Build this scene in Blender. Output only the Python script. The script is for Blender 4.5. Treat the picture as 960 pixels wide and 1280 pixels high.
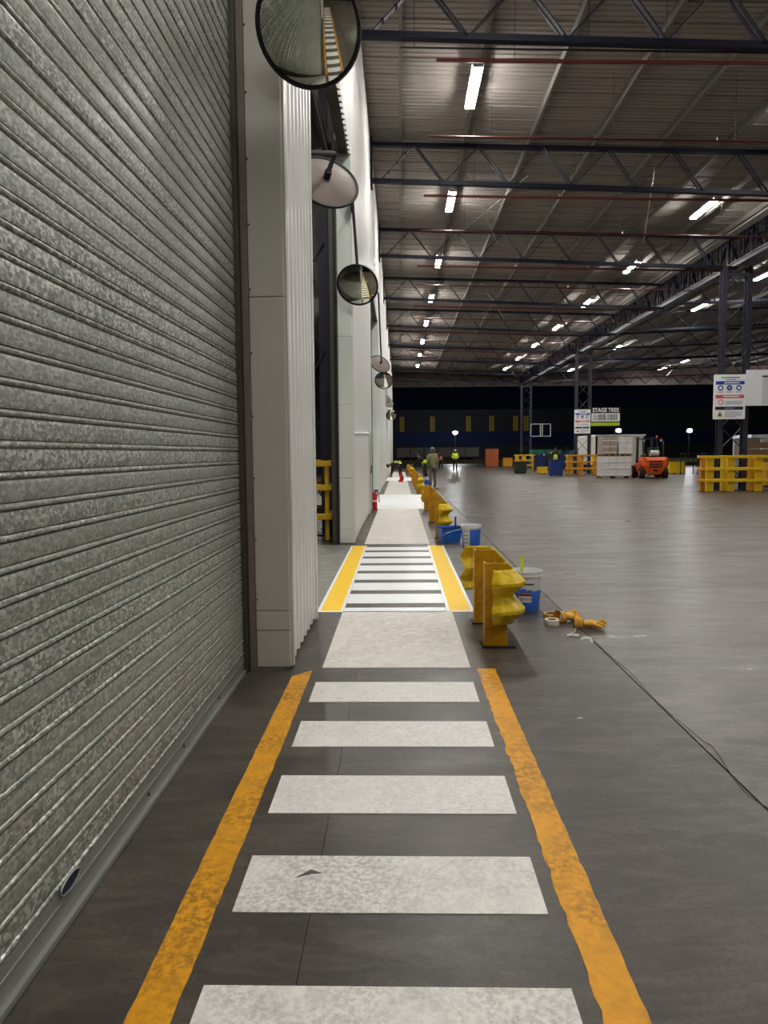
import bpy, bmesh, math, random
from mathutils import Vector, Matrix, Euler
random.seed(7)
PI = math.pi
for o in list(bpy.data.objects):
    bpy.data.objects.remove(o)
SC = bpy.context.scene
COL = SC.collection

# ------------------------------------------------------------------ camera
FPX = 890.0
cam_d = bpy.data.cameras.new('camera')
cam_d.sensor_fit = 'VERTICAL'
cam_d.sensor_height = 36.0
cam_d.lens = FPX / 1280.0 * 36.0
cam_d.clip_start = 0.05
cam_d.clip_end = 600
cam = bpy.data.objects.new('camera', cam_d)
COL.objects.link(cam)
yaw, pitch, roll = math.atan(20.5 / FPX), -math.atan(73 / FPX), 0.008
fw = Vector((-math.sin(yaw) * math.cos(pitch), math.cos(yaw) * math.cos(pitch), math.sin(pitch)))
rt = Vector((math.cos(yaw), math.sin(yaw), 0))
up = rt.cross(fw)
r2 = rt * math.cos(roll) - up * math.sin(roll)
u2 = up * math.cos(roll) + rt * math.sin(roll)
mw = Matrix((( r2.x, u2.x, -fw.x, 0), (r2.y, u2.y, -fw.y, 0), (r2.z, u2.z, -fw.z, 1.5), (0, 0, 0, 1)))
cam.matrix_world = mw
SC.camera = cam

# ------------------------------------------------------------------ world and exposure
w = bpy.data.worlds.new('night_sky')
SC.world = w
w.use_nodes = True
w.node_tree.nodes['Background'].inputs[0].default_value = (0.0012, 0.0015, 0.004, 1)
w.node_tree.nodes['Background'].inputs[1].default_value = 0.25
SC.view_settings.view_transform = 'Standard'
SC.view_settings.look = 'None'
SC.view_settings.gamma = 1
SC.view_settings.use_curve_mapping = False
SC.view_settings.exposure = 1.38
LAMP = 68.0           # emission strength of the LED strips

# ------------------------------------------------------------------ materials
def new_mat(name):
    m = bpy.data.materials.new(name)
    m.use_nodes = True
    nt = m.node_tree
    return m, nt, nt.nodes['Principled BSDF']

def node(nt, t, **kw):
    n = nt.nodes.new(t)
    for k, v in kw.items():
        if k.startswith('i_'):
            key = k[2:]
            n.inputs[int(key) if key.isdigit() else key].default_value = v
        else:
            setattr(n, k, v)
    return n

def ramp(nt, src, stops):
    r = nt.nodes.new('ShaderNodeValToRGB')
    el = r.color_ramp.elements
    while len(el) < len(stops):
        el.new(0.5)
    for e, (p, c) in zip(el, stops):
        e.position = p
        e.color = (c, c, c, 1) if isinstance(c, (int, float)) else (*c, 1)
    nt.links.new(src, r.inputs[0])
    return r.outputs[0]

def coords(nt, scale=(1, 1, 1), rnd=False):
    tc = nt.nodes.new('ShaderNodeTexCoord')
    mp = nt.nodes.new('ShaderNodeMapping')
    mp.inputs['Scale'].default_value = scale
    nt.links.new(tc.outputs['Object'], mp.inputs[0])
    if rnd:
        oi = nt.nodes.new('ShaderNodeObjectInfo')
        ml = node(nt, 'ShaderNodeMath', operation='MULTIPLY', i_1=37.0)
        nt.links.new(oi.outputs['Random'], ml.inputs[0])
        cb = nt.nodes.new('ShaderNodeCombineXYZ')
        for i in range(3):
            nt.links.new(ml.outputs[0], cb.inputs[i])
        nt.links.new(cb.outputs[0], mp.inputs['Location'])
    return mp.outputs[0]

def noise(nt, co, scale, detail=4, rough=0.55, dist=0.0):
    n = node(nt, 'ShaderNodeTexNoise', i_Scale=scale, i_Detail=detail, i_Roughness=rough, i_Distortion=dist)
    nt.links.new(co, n.inputs['Vector'])
    return n.outputs['Fac']

def mixc(nt, fac, a, b, blend='MIX'):
    n = nt.nodes.new('ShaderNodeMix')
    n.data_type = 'RGBA'
    n.blend_type = blend
    for s, v in ((0, fac), (6, a), (7, b)):
        if hasattr(v, 'is_output'):
            nt.links.new(v, n.inputs[s])
        else:
            n.inputs[s].default_value = v if s == 0 else ((*v, 1) if len(v) == 3 else v)
    return n.outputs[2]

def bump(nt, p, h, strength=0.2, dist=0.005):
    b = node(nt, 'ShaderNodeBump', i_Strength=strength, i_Distance=dist)
    nt.links.new(h, b.inputs['Height'])
    nt.links.new(b.outputs[0], p.inputs['Normal'])

def plain(name, col, rough=0.5, metal=0.0, var=0.12, scale=6.0, emit=0.0, ecol=None, rnd=True, bmp=0.0):
    m, nt, p = new_mat(name)
    co = coords(nt, rnd=rnd)
    f = noise(nt, co, scale)
    a = tuple(c * (1 - var) for c in col)
    b = tuple(min(1, c * (1 + var)) for c in col)
    c = mixc(nt, f, a, b)
    nt.links.new(c, p.inputs['Base Color'])
    p.inputs['Roughness'].default_value = rough
    p.inputs['Metallic'].default_value = metal
    if emit:
        p.inputs['Emission Color'].default_value = (*(ecol or col), 1)
        p.inputs['Emission Strength'].default_value = emit
    if bmp:
        bump(nt, p, noise(nt, co, scale * 8), bmp)
    return m

def srgb(r, g, b):
    return tuple(((c / 255) / 12.92 if c / 255 <= 0.04045 else ((c / 255 + 0.055) / 1.055) ** 2.4) for c in (r, g, b))

def concrete(name, base, light, rough=0.42):
    m, nt, p = new_mat(name)
    co = coords(nt)
    st = coords(nt, (0.35, 1.0, 1.0))
    n1 = noise(nt, co, 0.5, 6, 0.62, 0.3)
    n2 = noise(nt, st, 2.6, 8, 0.68, 0.6)
    n3 = noise(nt, co, 48, 5, 0.72)
    n4 = noise(nt, coords(nt, (0.5, 1.5, 1.0)), 5.0, 9, 0.74, 0.8)
    dark = tuple(v * 0.5 for v in base)
    c = mixc(nt, ramp(nt, n1, [(0.30, 0.0), (0.66, 1.0)]), tuple(v * 0.62 for v in base), light)
    c = mixc(nt, ramp(nt, n2, [(0.28, 0.85), (0.47, 0.25), (0.62, 0.0)]), c, dark)
    c = mixc(nt, ramp(nt, n4, [(0.46, 0.0), (0.64, 0.5)]), c, tuple(min(1, v * 1.55) for v in light))
    c = mixc(nt, ramp(nt, n3, [(0.32, 0.6), (0.52, 0.0)]), c, dark)
    sc = noise(nt, coords(nt, (1.3, 2.6, 1.0)), 3.5, 10, 0.8, 2.0)
    c = mixc(nt, ramp(nt, sc, [(0.57, 0.0), (0.60, 0.22), (0.63, 0.0)]), c, tuple(min(1, v * 2.2) for v in light))
    nt.links.new(c, p.inputs['Base Color'])
    r = ramp(nt, n2, [(0.3, rough - 0.08), (0.7, rough + 0.12)])
    nt.links.new(r, p.inputs['Roughness'])
    p.inputs['Specular IOR Level'].default_value = 0.42
    bump(nt, p, n3, 0.18, 0.003)
    return m

def worn_paint(name, col, dirt, wear=0.5, grime=0.4, rough=0.5, cell=55):
    m, nt, p = new_mat(name)
    co = coords(nt, rnd=True)
    big = noise(nt, co, 1.7, 5, 0.6, 0.3)
    mid = noise(nt, co, 9, 8, 0.72, 0.8)
    fine = noise(nt, co, cell, 5, 0.7)
    c = mixc(nt, ramp(nt, mid, [(0.36, grime), (0.56, 0.0)]), col, tuple(0.55 * a + 0.45 * d for a, d in zip(col, dirt)))
    mul = node(nt, 'ShaderNodeMath', operation='MULTIPLY')
    nt.links.new(ramp(nt, big, [(0.40, 1.0), (0.62, 0.1)]), mul.inputs[0])
    nt.links.new(ramp(nt, fine, [(0.42, wear), (0.56, 0.0)]), mul.inputs[1])
    c = mixc(nt, mul.outputs[0], c, dirt)
    vo = node(nt, 'ShaderNodeTexVoronoi', feature='DISTANCE_TO_EDGE', i_Scale=0.9)
    wv = node(nt, 'ShaderNodeMix', data_type='VECTOR', i_0=0.12)
    nz = node(nt, 'ShaderNodeTexNoise', i_Scale=5.0, i_Detail=5.0)
    nt.links.new(co, nz.inputs['Vector'])
    nt.links.new(co, wv.inputs[4])
    nt.links.new(nz.outputs['Color'], wv.inputs[5])
    nt.links.new(wv.outputs[1], vo.inputs['Vector'])
    crack = mixc(nt, ramp(nt, vo.outputs['Distance'], [(0.0, grime * 0.45), (0.004, 0.0)]), c, dirt)
    nt.links.new(crack, p.inputs['Base Color'])
    p.inputs['Roughness'].default_value = rough
    p.inputs['Specular IOR Level'].default_value = 0.3
    bump(nt, p, fine, 0.15, 0.002)
    return m

def galvanised(name):
    m, nt, p = new_mat(name)
    co = coords(nt, (1, 0.7, 1), rnd=True)
    oi = nt.nodes.new('ShaderNodeObjectInfo')
    vo = node(nt, 'ShaderNodeTexVoronoi', i_Scale=95.0)
    nt.links.new(co, vo.inputs['Vector'])
    sep = nt.nodes.new('ShaderNodeSeparateColor')
    nt.links.new(vo.outputs['Color'], sep.inputs[0])
    lo = ramp(nt, sep.outputs[0], [(0.0, srgb(134, 138, 128)), (0.5, srgb(152, 156, 146)), (1.0, srgb(178, 181, 172))])
    hi = ramp(nt, sep.outputs[0], [(0.0, srgb(106, 110, 103)), (0.5, srgb(150, 154, 145)), (1.0, srgb(216, 218, 211))])
    # how crisp the spangle is differs from slat to slat
    c = mixc(nt, ramp(nt, oi.outputs['Random'], [(0.25, 0.0), (0.9, 0.8)]), lo, hi)
    big = noise(nt, co, 2.2, 4)
    c = mixc(nt, ramp(nt, big, [(0.58, 0.0), (0.78, 0.35)]), c, srgb(138, 112, 96))
    nt.links.new(c, p.inputs['Base Color'])
    p.inputs['Metallic'].default_value = 0.45
    rr = ramp(nt, sep.outputs[1], [(0.0, 0.36), (1.0, 0.56)])
    nt.links.new(rr, p.inputs['Roughness'])
    return m

MAT = {}
MAT['floor_dark'] = concrete('floor_dark', srgb(68, 61, 54), srgb(88, 80, 71), 0.38)
MAT['floor_light'] = concrete('floor_light', srgb(78, 71, 63), srgb(102, 93, 83), 0.33)
MAT['floor_apron'] = concrete('floor_apron', srgb(120, 119, 112), srgb(142, 140, 132), 0.42)
MAT['joint'] = plain('joint_filler', srgb(30, 28, 26), 0.9)
MAT['bar_old'] = worn_paint('worn_white_paint', srgb(240, 237, 231), srgb(130, 122, 114), 0.22, 0.28)
MAT['bar_worn'] = worn_paint('trodden_white_paint', srgb(238, 234, 227), srgb(112, 103, 95), 0.42, 0.5)
MAT['panel_old'] = worn_paint('walked_white_paint', srgb(228, 223, 214), srgb(150, 142, 132), 0.3, 0.6, cell=20)
MAT['white_new'] = worn_paint('fresh_white_paint', srgb(246, 248, 246), srgb(190, 190, 186), 0.1, 0.12, 0.35)
MAT['yellow_old'] = worn_paint('worn_yellow_paint', srgb(232, 162, 24), srgb(84, 64, 30), 0.6, 0.5, 0.5, 34)
MAT['yellow_new'] = worn_paint('fresh_yellow_paint', srgb(252, 204, 0), srgb(220, 170, 10), 0.1, 0.15, 0.5)
MAT['galv'] = galvanised('spangled_galvanised_steel')
MAT['galv_plain'] = plain('galvanised_rail', srgb(150, 152, 144), 0.45, 0.5, 0.15, 14)
MAT['guide'] = plain('guide_channel', srgb(74, 70, 62), 0.5, 0.4, 0.3, 20)
MAT['guide_rust'] = plain('primed_angle', srgb(118, 106, 97), 0.6, 0.1, 0.35, 25)
MAT['dark_hole'] = plain('lock_recess', srgb(24, 30, 58), 0.6, 0.2)
MAT['clad'] = plain('white_cladding', srgb(226, 224, 220), 0.38, 0.0, 0.05, 2.5)
MAT['flash'] = plain('light_grey_flashing', srgb(182, 179, 170), 0.42, 0.0, 0.06, 1.6)
MAT['flash2'] = plain('pale_green_white_flashing', srgb(214, 220, 210), 0.42, 0.0, 0.05, 2)
MAT['screw'] = plain('screw_head', srgb(60, 56, 50), 0.6, 0.6)
MAT['roof'] = plain('roof_sheet', srgb(146, 138, 131), 0.72, 0.0, 0.13, 1.1)
MAT['purlin'] = plain('galvanised_purlin', srgb(112, 108, 103), 0.6, 0.1, 0.15, 3)
MAT['navy'] = plain('navy_steel', srgb(16, 16, 34), 0.55, 0.0, 0.25, 4)
MAT['navy'].node_tree.nodes['Principled BSDF'].inputs['Specular IOR Level'].default_value = 0.22
MAT['navy_grey'] = plain('grey_navy_steel', srgb(48, 48, 60), 0.5, 0.0, 0.25, 4)
MAT['red_pipe'] = plain('red_pipe', srgb(84, 32, 31), 0.4, 0.0, 0.2, 5)
MAT['brass'] = plain('brass_sprinkler', srgb(170, 140, 80), 0.35, 0.8)
MAT['black'] = plain('black_plastic', srgb(22, 21, 22), 0.5, 0.0, 0.2)
MAT['rod'] = plain('zinc_rod', srgb(170, 168, 160), 0.4, 0.5)
MAT['led'] = plain('led_diffuser', (1, 1, 1), 0.4, emit=LAMP, ecol=(1.0, 0.98, 0.94), var=0)
MAT['housing'] = plain('lamp_housing', srgb(190, 190, 186), 0.4)
MAT['mirror'], _nt, _p = new_mat('mirror_acrylic')
_n = noise(_nt, coords(_nt), 14, 6, 0.7)
_nt.links.new(ramp(_nt, _n, [(0.3, srgb(205, 206, 196)), (0.6, srgb(228, 230, 220))]), _p.inputs['Base Color'])
_p.inputs['Metallic'].default_value = 1.0
_p.inputs['Roughness'].default_value = 0.045
MAT['mirror_back'] = plain('mirror_back_shell', srgb(122, 108, 98), 0.55, 0.0, 0.2, 9)
MAT['rim'] = plain('rubber_rim', srgb(24, 22, 22), 0.6)
MAT['rail'] = worn_paint('guard_rail_yellow', srgb(232, 196, 28), srgb(120, 84, 20), 0.5, 0.45, 0.38, 26)
MAT['post_y'] = worn_paint('guard_post_amber', srgb(206, 148, 20), srgb(104, 66, 18), 0.6, 0.5, 0.42, 22)
MAT['guard_y'] = plain('column_guard_yellow', srgb(232, 190, 30), 0.42, 0.0, 0.16, 3)
MAT['guard_o'] = plain('column_guard_ochre', srgb(214, 150, 36), 0.45, 0.0, 0.2, 3)
MAT['bucket_w'] = plain('white_bucket_plastic', srgb(222, 224, 226), 0.35, 0.0, 0.06)
MAT['bucket_b'] = plain('blue_bucket_print', srgb(62, 124, 236), 0.35, 0.0, 0.1)
MAT['tub_b'] = plain('blue_tub_plastic', srgb(38, 104, 190), 0.4, 0.0, 0.15)
MAT['paint_pale'] = plain('pale_wet_paint', srgb(206, 210, 214), 0.25)
MAT['label_w'] = plain('white_label', srgb(228, 226, 222), 0.5)
MAT['label_k'] = plain('dark_print', srgb(40, 44, 52), 0.5)
MAT['label_r'] = plain('orange_print', srgb(208, 104, 60), 0.5)
MAT['lime'] = plain('lime_handle', srgb(214, 226, 30), 0.4)
MAT['tape_w'] = plain('masking_tape', srgb(222, 214, 196), 0.6)
MAT['tape_y'] = plain('yellow_tape', srgb(206, 170, 84), 0.5)
MAT['card'] = plain('cardboard_core', srgb(150, 116, 80), 0.8)
MAT['glove'] = plain('yellow_glove_leather', srgb(222, 164, 58), 0.7, 0.0, 0.3, 30, bmp=0.3)
MAT['cuff'] = plain('brown_glove_cuff', srgb(128, 74, 40), 0.8, 0.0, 0.3, 30)
MAT['paper'] = plain('tape_scrap', srgb(226, 224, 220), 0.6)
MAT['red'] = plain('red_paint', srgb(196, 24, 30), 0.35, 0.0, 0.15)
MAT['white'] = plain('white_enamel', srgb(250, 251, 252), 0.4, 0.0, 0.04)
MAT['board_blue'] = plain('sign_blue', srgb(34, 70, 168), 0.4, 0.0, 0.08)
MAT['board_red'] = plain('sign_red', srgb(222, 96, 86), 0.4, 0.0, 0.08)
MAT['board_dark'] = plain('sign_dark', srgb(42, 46, 52), 0.4, 0.0, 0.08)
MAT['board_black'] = plain('sign_black', srgb(14, 14, 16), 0.4, 0.0, 0.08)
MAT['sign_grey'] = plain('sign_print_grey', srgb(150, 156, 170), 0.5)
MAT['sign_green'] = plain('sign_lime', srgb(182, 208, 42), 0.4, 0.0, 0.08)
MAT['sign_yellow'] = plain('sign_yellow', srgb(222, 208, 120), 0.4)
MAT['orange'] = plain('forklift_orange', srgb(226, 92, 28), 0.35, 0.0, 0.1, 3)
MAT['tyre'] = plain('tyre_rubber', srgb(26, 25, 25), 0.8)
MAT['dark_steel'] = plain('dark_steel', srgb(38, 38, 42), 0.45, 0.2)
MAT['carton'] = plain('wrapped_carton', srgb(168, 152, 138), 0.4, 0.0, 0.14, 3)
MAT['carton2'] = plain('wrapped_carton_white', srgb(220, 216, 212), 0.35, 0.0, 0.1, 3)
MAT['wood'] = plain('pallet_wood', srgb(160, 128, 92), 0.8, 0.0, 0.3, 12)
MAT['crate_o'] = plain('orange_crate', srgb(178, 92, 46), 0.6, 0.0, 0.3, 3)
MAT['green'] = plain('green_skip', srgb(24, 112, 88), 0.5, 0.0, 0.2, 3)
MAT['bin_blue'] = plain('blue_bin', srgb(22, 44, 110), 0.5, 0.0, 0.15)
MAT['bin_dark'] = plain('dark_bin', srgb(40, 44, 36), 0.6, 0.0, 0.2)
MAT['trailer'] = plain('trailer_white', srgb(216, 214, 206), 0.5, 0.0, 0.08, 2)
MAT['far_wall'] = plain('far_wall_dark', srgb(58, 62, 66), 0.8, 0.0, 0.2, 0.4)
MAT['far_blue'] = plain('far_wall_blue', srgb(16, 36, 92), 0.7, 0.0, 0.12, 0.4)
MAT['far_window'] = plain('lit_far_window', srgb(150, 120, 40), 0.5, emit=0.012, ecol=srgb(230, 190, 60))
MAT['flood'] = plain('floodlight_lens', (1, 1, 1), 0.4, emit=60.0, ecol=(0.95, 0.98, 1.0), var=0)
MAT['flood_far'] = plain('far_floodlight_lens', (1, 1, 1), 0.4, emit=150.0, ecol=(0.95, 0.98, 1.0), var=0)
MAT['fascia'] = plain('fascia_board', srgb(96, 86, 80), 0.6, 0.0, 0.2, 0.6)
MAT['fascia2'] = plain('fascia_board_brown', srgb(82, 62, 56), 0.6, 0.0, 0.2, 0.6)
MAT['asphalt'] = concrete('yard_asphalt', srgb(66, 64, 62), srgb(84, 82, 78), 0.5)
MAT['kerb'] = plain('yard_kerb', srgb(120, 116, 70), 0.7, 0.0, 0.2, 1)
MAT['interior'] = plain('interior_wall', srgb(120, 122, 118), 0.7, 0.0, 0.1, 1)
MAT['skin'] = plain('skin', srgb(120, 82, 62), 0.5, 0.0, 0.08, 20)
MAT['eye'] = plain('eye', srgb(30, 24, 22), 0.3)
MAT['hair'] = plain('black_hair', srgb(22, 19, 18), 0.7)
MAT['hiviz'] = plain('hiviz_yellow_cloth', srgb(206, 232, 40), 0.7, 0.0, 0.1, 8)
MAT['hiviz_o'] = plain('hiviz_orange_cloth', srgb(240, 96, 58), 0.7, 0.0, 0.1, 8)
MAT['reflect'] = plain('grey_reflective_tape', srgb(206, 208, 204), 0.35, 0.3)
MAT['navy_cloth'] = plain('navy_cloth', srgb(30, 32, 46), 0.85, 0.0, 0.25, 9)
MAT['olive_cloth'] = plain('olive_cloth', srgb(136, 134, 100), 0.85, 0.0, 0.2, 9)
MAT['taupe_cloth'] = plain('taupe_cloth', srgb(112, 100, 90), 0.85, 0.0, 0.2, 9)
MAT['black_cloth'] = plain('black_cloth', srgb(24, 24, 28), 0.85, 0.0, 0.2, 9)
MAT['cap_grey'] = plain('grey_blue_cap', srgb(112, 118, 134), 0.7)
MAT['boot'] = plain('boot_leather', srgb(30, 27, 25), 0.6)
MAT['boot_w'] = plain('white_shoe', srgb(214, 212, 208), 0.5)

# ------------------------------------------------------------------ mesh helpers
class MB:
    def __init__(s):
        s.v = []; s.f = []
    def add(s, vs, fs):
        b = len(s.v)
        s.v += [tuple(x) for x in vs]
        s.f += [tuple(i + b for i in f) for f in fs]
        return s
    def box(s, x0, x1, y0, y1, z0, z1):
        return s.add([(x0, y0, z0), (x1, y0, z0), (x1, y1, z0), (x0, y1, z0), (x0, y0, z1), (x1, y0, z1), (x1, y1, z1), (x0, y1, z1)],
                     [(0, 3, 2, 1), (4, 5, 6, 7), (0, 1, 5, 4), (1, 2, 6, 5), (2, 3, 7, 6), (3, 0, 4, 7)])
    def beam(s, p, q, w_, h_, upv=(0, 0, 1)):
        p, q = Vector(p), Vector(q)
        d = (q - p).normalized()
        upv = Vector(upv)
        if abs(d.dot(upv)) > 0.98:
            upv = Vector((0, 1, 0)) if abs(d.y) < 0.9 else Vector((1, 0, 0))
        a = d.cross(upv).normalized() * (w_ / 2)
        b = a.cross(d).normalized() * (h_ / 2)
        vs = [p - a - b, p + a - b, p + a + b, p - a + b, q - a - b, q + a - b, q + a + b, q - a + b]
        return s.add(vs, [(0, 1, 2, 3), (7, 6, 5, 4), (0, 4, 5, 1), (1, 5, 6, 2), (2, 6, 7, 3), (3, 7, 4, 0)])
    def cyl(s, p, q, r0, r1=None, n=10, caps=True):
        r1 = r0 if r1 is None else r1
        p, q = Vector(p), Vector(q)
        d = (q - p).normalized()
        a = d.orthogonal().normalized()
        b = d.cross(a)
        vs = []
        for c, r in ((p, r0), (q, r1)):
            for i in range(n):
                t = 2 * PI * i / n
                vs.append(c + (a * math.cos(t) + b * math.sin(t)) * r)
        fs = [(i, (i + 1) % n, n + (i + 1) % n, n + i) for i in range(n)]
        if caps:
            fs += [tuple(range(n - 1, -1, -1)), tuple(range(n, 2 * n))]
        return s.add(vs, fs)
    def tube(s, pts, r, n=6):
        for a, b in zip(pts, pts[1:]):
            s.cyl(a, b, r, r, n)
        return s
    def lathe(s, prof, n=24, c=(0, 0, 0)):
        vs = []; fs = []
        for i in range(n):
            t = 2 * PI * i / n
            for r, z in prof:
                vs.append((c[0] + r * math.cos(t), c[1] + r * math.sin(t), c[2] + z))
        m = len(prof)
        for i in range(n):
            j = (i + 1) % n
            for k in range(m - 1):
                fs.append((i * m + k, j * m + k, j * m + k + 1, i * m + k + 1))
        return s.add(vs, fs)
    def extrude(s, prof, y0, y1, plane='xz'):
        """closed 2-D profile swept along the third axis"""
        n = len(prof)
        if plane == 'xz':
            vs = [(a, y0, b) for a, b in prof] + [(a, y1, b) for a, b in prof]
        elif plane == 'yz':
            vs = [(y0, a, b) for a, b in prof] + [(y1, a, b) for a, b in prof]
        else:
            vs = [(a, b, y0) for a, b in prof] + [(a, b, y1) for a, b in prof]
        fs = [(i, (i + 1) % n, n + (i + 1) % n, n + i) for i in range(n)]
        fs += [tuple(range(n - 1, -1, -1)), tuple(range(n, 2 * n))]
        return s.add(vs, fs)
    def sphere(s, c, r, n=12, m=8, sc=(1, 1, 1)):
        prof = [(max(1e-4, r * math.sin(PI * k / m)), -r * math.cos(PI * k / m)) for k in range(m + 1)]
        b = len(s.v)
        s.lathe(prof, n)
        for i in range(b, len(s.v)):
            x, y, z = s.v[i]
            s.v[i] = (c[0] + x * sc[0], c[1] + y * sc[1], c[2] + z * sc[2])
        return s
    def mesh(s, name, mat, smooth=False):
        me = bpy.data.meshes.new(name)
        me.from_pydata(s.v, [], s.f)
        bm = bmesh.new(); bm.from_mesh(me)
        bmesh.ops.recalc_face_normals(bm, faces=bm.faces)
        bm.to_mesh(me); bm.free()
        me.materials.append(MAT[mat] if isinstance(mat, str) else mat)
        if smooth:
            for p in me.polygons:
                p.use_smooth = True
            try:
                me.set_sharp_from_angle(angle=math.radians(40))
            except Exception:
                pass
        return me
    def build(s, name, mat, parent=None, loc=(0, 0, 0), rot=None, smooth=False, bevel=0.0, label=None):
        return put(name, s.mesh(name, mat, smooth), parent, loc, rot, bevel, label)

def put(name, me, parent=None, loc=(0, 0, 0), rot=None, bevel=0.0, label=None, scale=None):
    o = bpy.data.objects.new(name, me)
    COL.objects.link(o)
    o.location = loc
    if rot is not None:
        o.rotation_euler = rot
    if scale is not None:
        o.scale = scale
    if parent is not None:
        o.parent = parent
    if bevel:
        bv = o.modifiers.new('bevel', 'BEVEL')
        bv.width = bevel; bv.segments = 2; bv.limit_method = 'ANGLE'
    if label:
        o['label'] = label
    return o

def thing(name, label, cat, loc=(0, 0, 0), rotz=0.0, group=None, kind=None):
    o = bpy.data.objects.new(name, None)
    o.empty_display_size = 0.1
    COL.objects.link(o)
    o.location = loc
    o.rotation_euler = (0, 0, rotz)
    tag(o, label, cat, group, kind)
    return o

def tag(o, label=None, cat=None, group=None, kind=None):
    if label: o['label'] = label
    if cat: o['category'] = cat
    if group: o['group'] = group
    if kind: o['kind'] = kind
    return o

def copy_tree(o, parent=None):
    c = o.copy()
    COL.objects.link(c)
    c.parent = parent
    for ch in list(KIDS.get(o.name, [])):
        copy_tree(ch, c)
    return c
KIDS = {}
def index_kids():
    KIDS.clear()
    for o in bpy.data.objects:
        if o.parent:
            KIDS.setdefault(o.parent.name, []).append(o)

ORD = ['nearest', 'second', 'third', 'fourth', 'fifth', 'sixth', 'seventh', 'eighth', 'ninth', 'tenth', 'eleventh', 'twelfth']

# ------------------------------------------------------------------ floor and markings
floor = MB().box(-14, 60, -10, 76, -0.30, -0.03).build('floor', 'joint')
tag(floor, 'dark grey concrete floor of the loading canopy', 'floor', kind='structure')
MB().box(-14, -0.305, -10, 76, -0.04, 0).build('slab', 'floor_dark', floor)
MB().box(-0.3025, 1.5245, -10, 76, -0.04, 0).build('slab', 'floor_dark', floor)
MB().box(1.534, 60, -10, 76, -0.04, 0).build('slab', 'floor_light', floor, label='paler concrete slab of the open yard side')
MB().box(-13.5, -0.79, 6.62, 11.70, 0, 0.0015).build('apron', 'floor_apron', floor, label='pale concrete apron in the open doorway')
MB().box(-13.5, -0.80, 19.3, 26.1, 0, 0.0015).build('apron', 'floor_apron', floor)

def strip(xa, xb, y0, y1, z, mat, name, jit_a=0.0, jit_b=0.0, parent=floor, step=0.05, skew=0.0, label=None):
    """thin painted strip with slightly ragged long edges"""
    n = max(1, int((y1 - y0) / step)) if (jit_a or jit_b) else 1
    A = []; B = []
    for i in range(n + 1):
        y = y0 + (y1 - y0) * i / n
        A.append((xa + random.uniform(-jit_a, jit_a), y))
        B.append((xb + random.uniform(-jit_b, jit_b), y + (skew if i == n else 0)))
    pr = A + B[::-1]
    m = len(pr)
    vs = [(x, y, 0) for x, y in pr] + [(x, y, z) for x, y in pr]
    fs = []
    for i in range(n):
        fs.append((m + i, m + 2 * n - i + 1, m + 2 * n - i, m + i + 1))
    for i in range(m):
        j = (i + 1) % m
        fs.append((i, j, m + j, m + i))
    # origin in the middle of the strip, so that wear differs from piece to piece
    cx, cy = (xa + xb) / 2, (y0 + y1) / 2
    vs = [(x - cx, y - cy, zz) for x, y, zz in vs]
    return MB().add(vs, fs).build(name, mat, parent, (cx, cy, 0), label=label)

def cross_bar(y0, y1, xa=-0.56, xb=0.475, mat='bar_old', z=0.003):
    return strip(xa, xb, y0, y1, z, mat, 'crossing_bar')

bars = [(4.20, 4.575), (3.54, 3.888), (2.86, 3.21), (2.213, 2.543), (1.55, 1.89)]
bars += [(1.55 - 0.667 * k, 1.89 - 0.667 * k) for k in range(1, 11)]
for i, (a, b) in enumerate(bars):
    cross_bar(a, b, -0.562 + random.uniform(-.004, .004), 0.474 + random.uniform(-.004, .004), mat='bar_old' if i < 3 else 'bar_worn')
strip(-0.742, -0.618, -5.5, 4.70, 0.002, 'yellow_old', 'lane_line', 0.002, 0.003, skew=0.13, label='worn yellow lane line beside the shutter')
strip(0.528, 0.652, -5.5, 4.87, 0.002, 'yellow_old', 'lane_line', 0.007, 0.003, label='worn yellow lane line with a ragged inner edge')
strip(-0.555, 0.485, 4.89, 6.69, 0.003, 'panel_old', 'walkway_panel', label='scuffed off-white walkway panel')
# freshly painted crossing in front of the first open doorway
def fresh_crossing(y0, y1, gaps, gap):
    for xa, xb, sg in ((-0.772, -0.578, -1), (0.468, 0.668, 1)):
        strip(xa, xb, y0 + 0.05, y1, 0.002, 'yellow_new', 'lane_line', label='fresh bright yellow lane line')
        strip(xa - 0.03, xa, y0, y1, 0.0025, 'white_new', 'line_border')
        strip(xb, xb + 0.03, y0, y1, 0.0025, 'white_new', 'line_border')
        strip(xa, xb, y0, y0 + 0.05, 0.0025, 'white_new', 'line_border')
    ys = [y0]
    for g in gaps:
        ys += [g - gap / 2, g + gap / 2]
    ys.append(y1)
    for a, b in zip(ys[0::2], ys[1::2]):
        if b - a > 0.03:
            strip(-0.545, 0.435, a, b, 0.003, 'white_new', 'crossing_bar')
fresh_crossing(6.66, 11.55, [6.95, 7.63, 8.29, 8.94, 9.58, 10.22, 10.87, 11.46], 0.21)
strip(-0.60, 0.48, 11.76, 19.3, 0.003, 'panel_old', 'walkway_panel')
strip(-0.79, 0.76, 19.32, 26.1, 0.003, 'white_new', 'walkway_panel', label='bright freshly painted white panel at the second doorway')
strip(-0.60, 0.40, 26.15, 39.2, 0.003, 'panel_old', 'walkway_panel')
strip(-0.79, 0.76, 39.3, 45, 0.003, 'white_new', 'walkway_panel')
strip(-0.60, 0.40, 45.1, 58, 0.003, 'panel_old', 'walkway_panel')
# a chip in the worn paint of the fourth bar
MB().add([(-0.385, 2.40, 0.0036), (-0.33, 2.455, 0.0036), (-0.285, 2.43, 0.0036), (-0.325, 2.425, 0.0036)], [(0, 1, 2, 3)]).build('paint_chip', 'floor_dark', floor)

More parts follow.
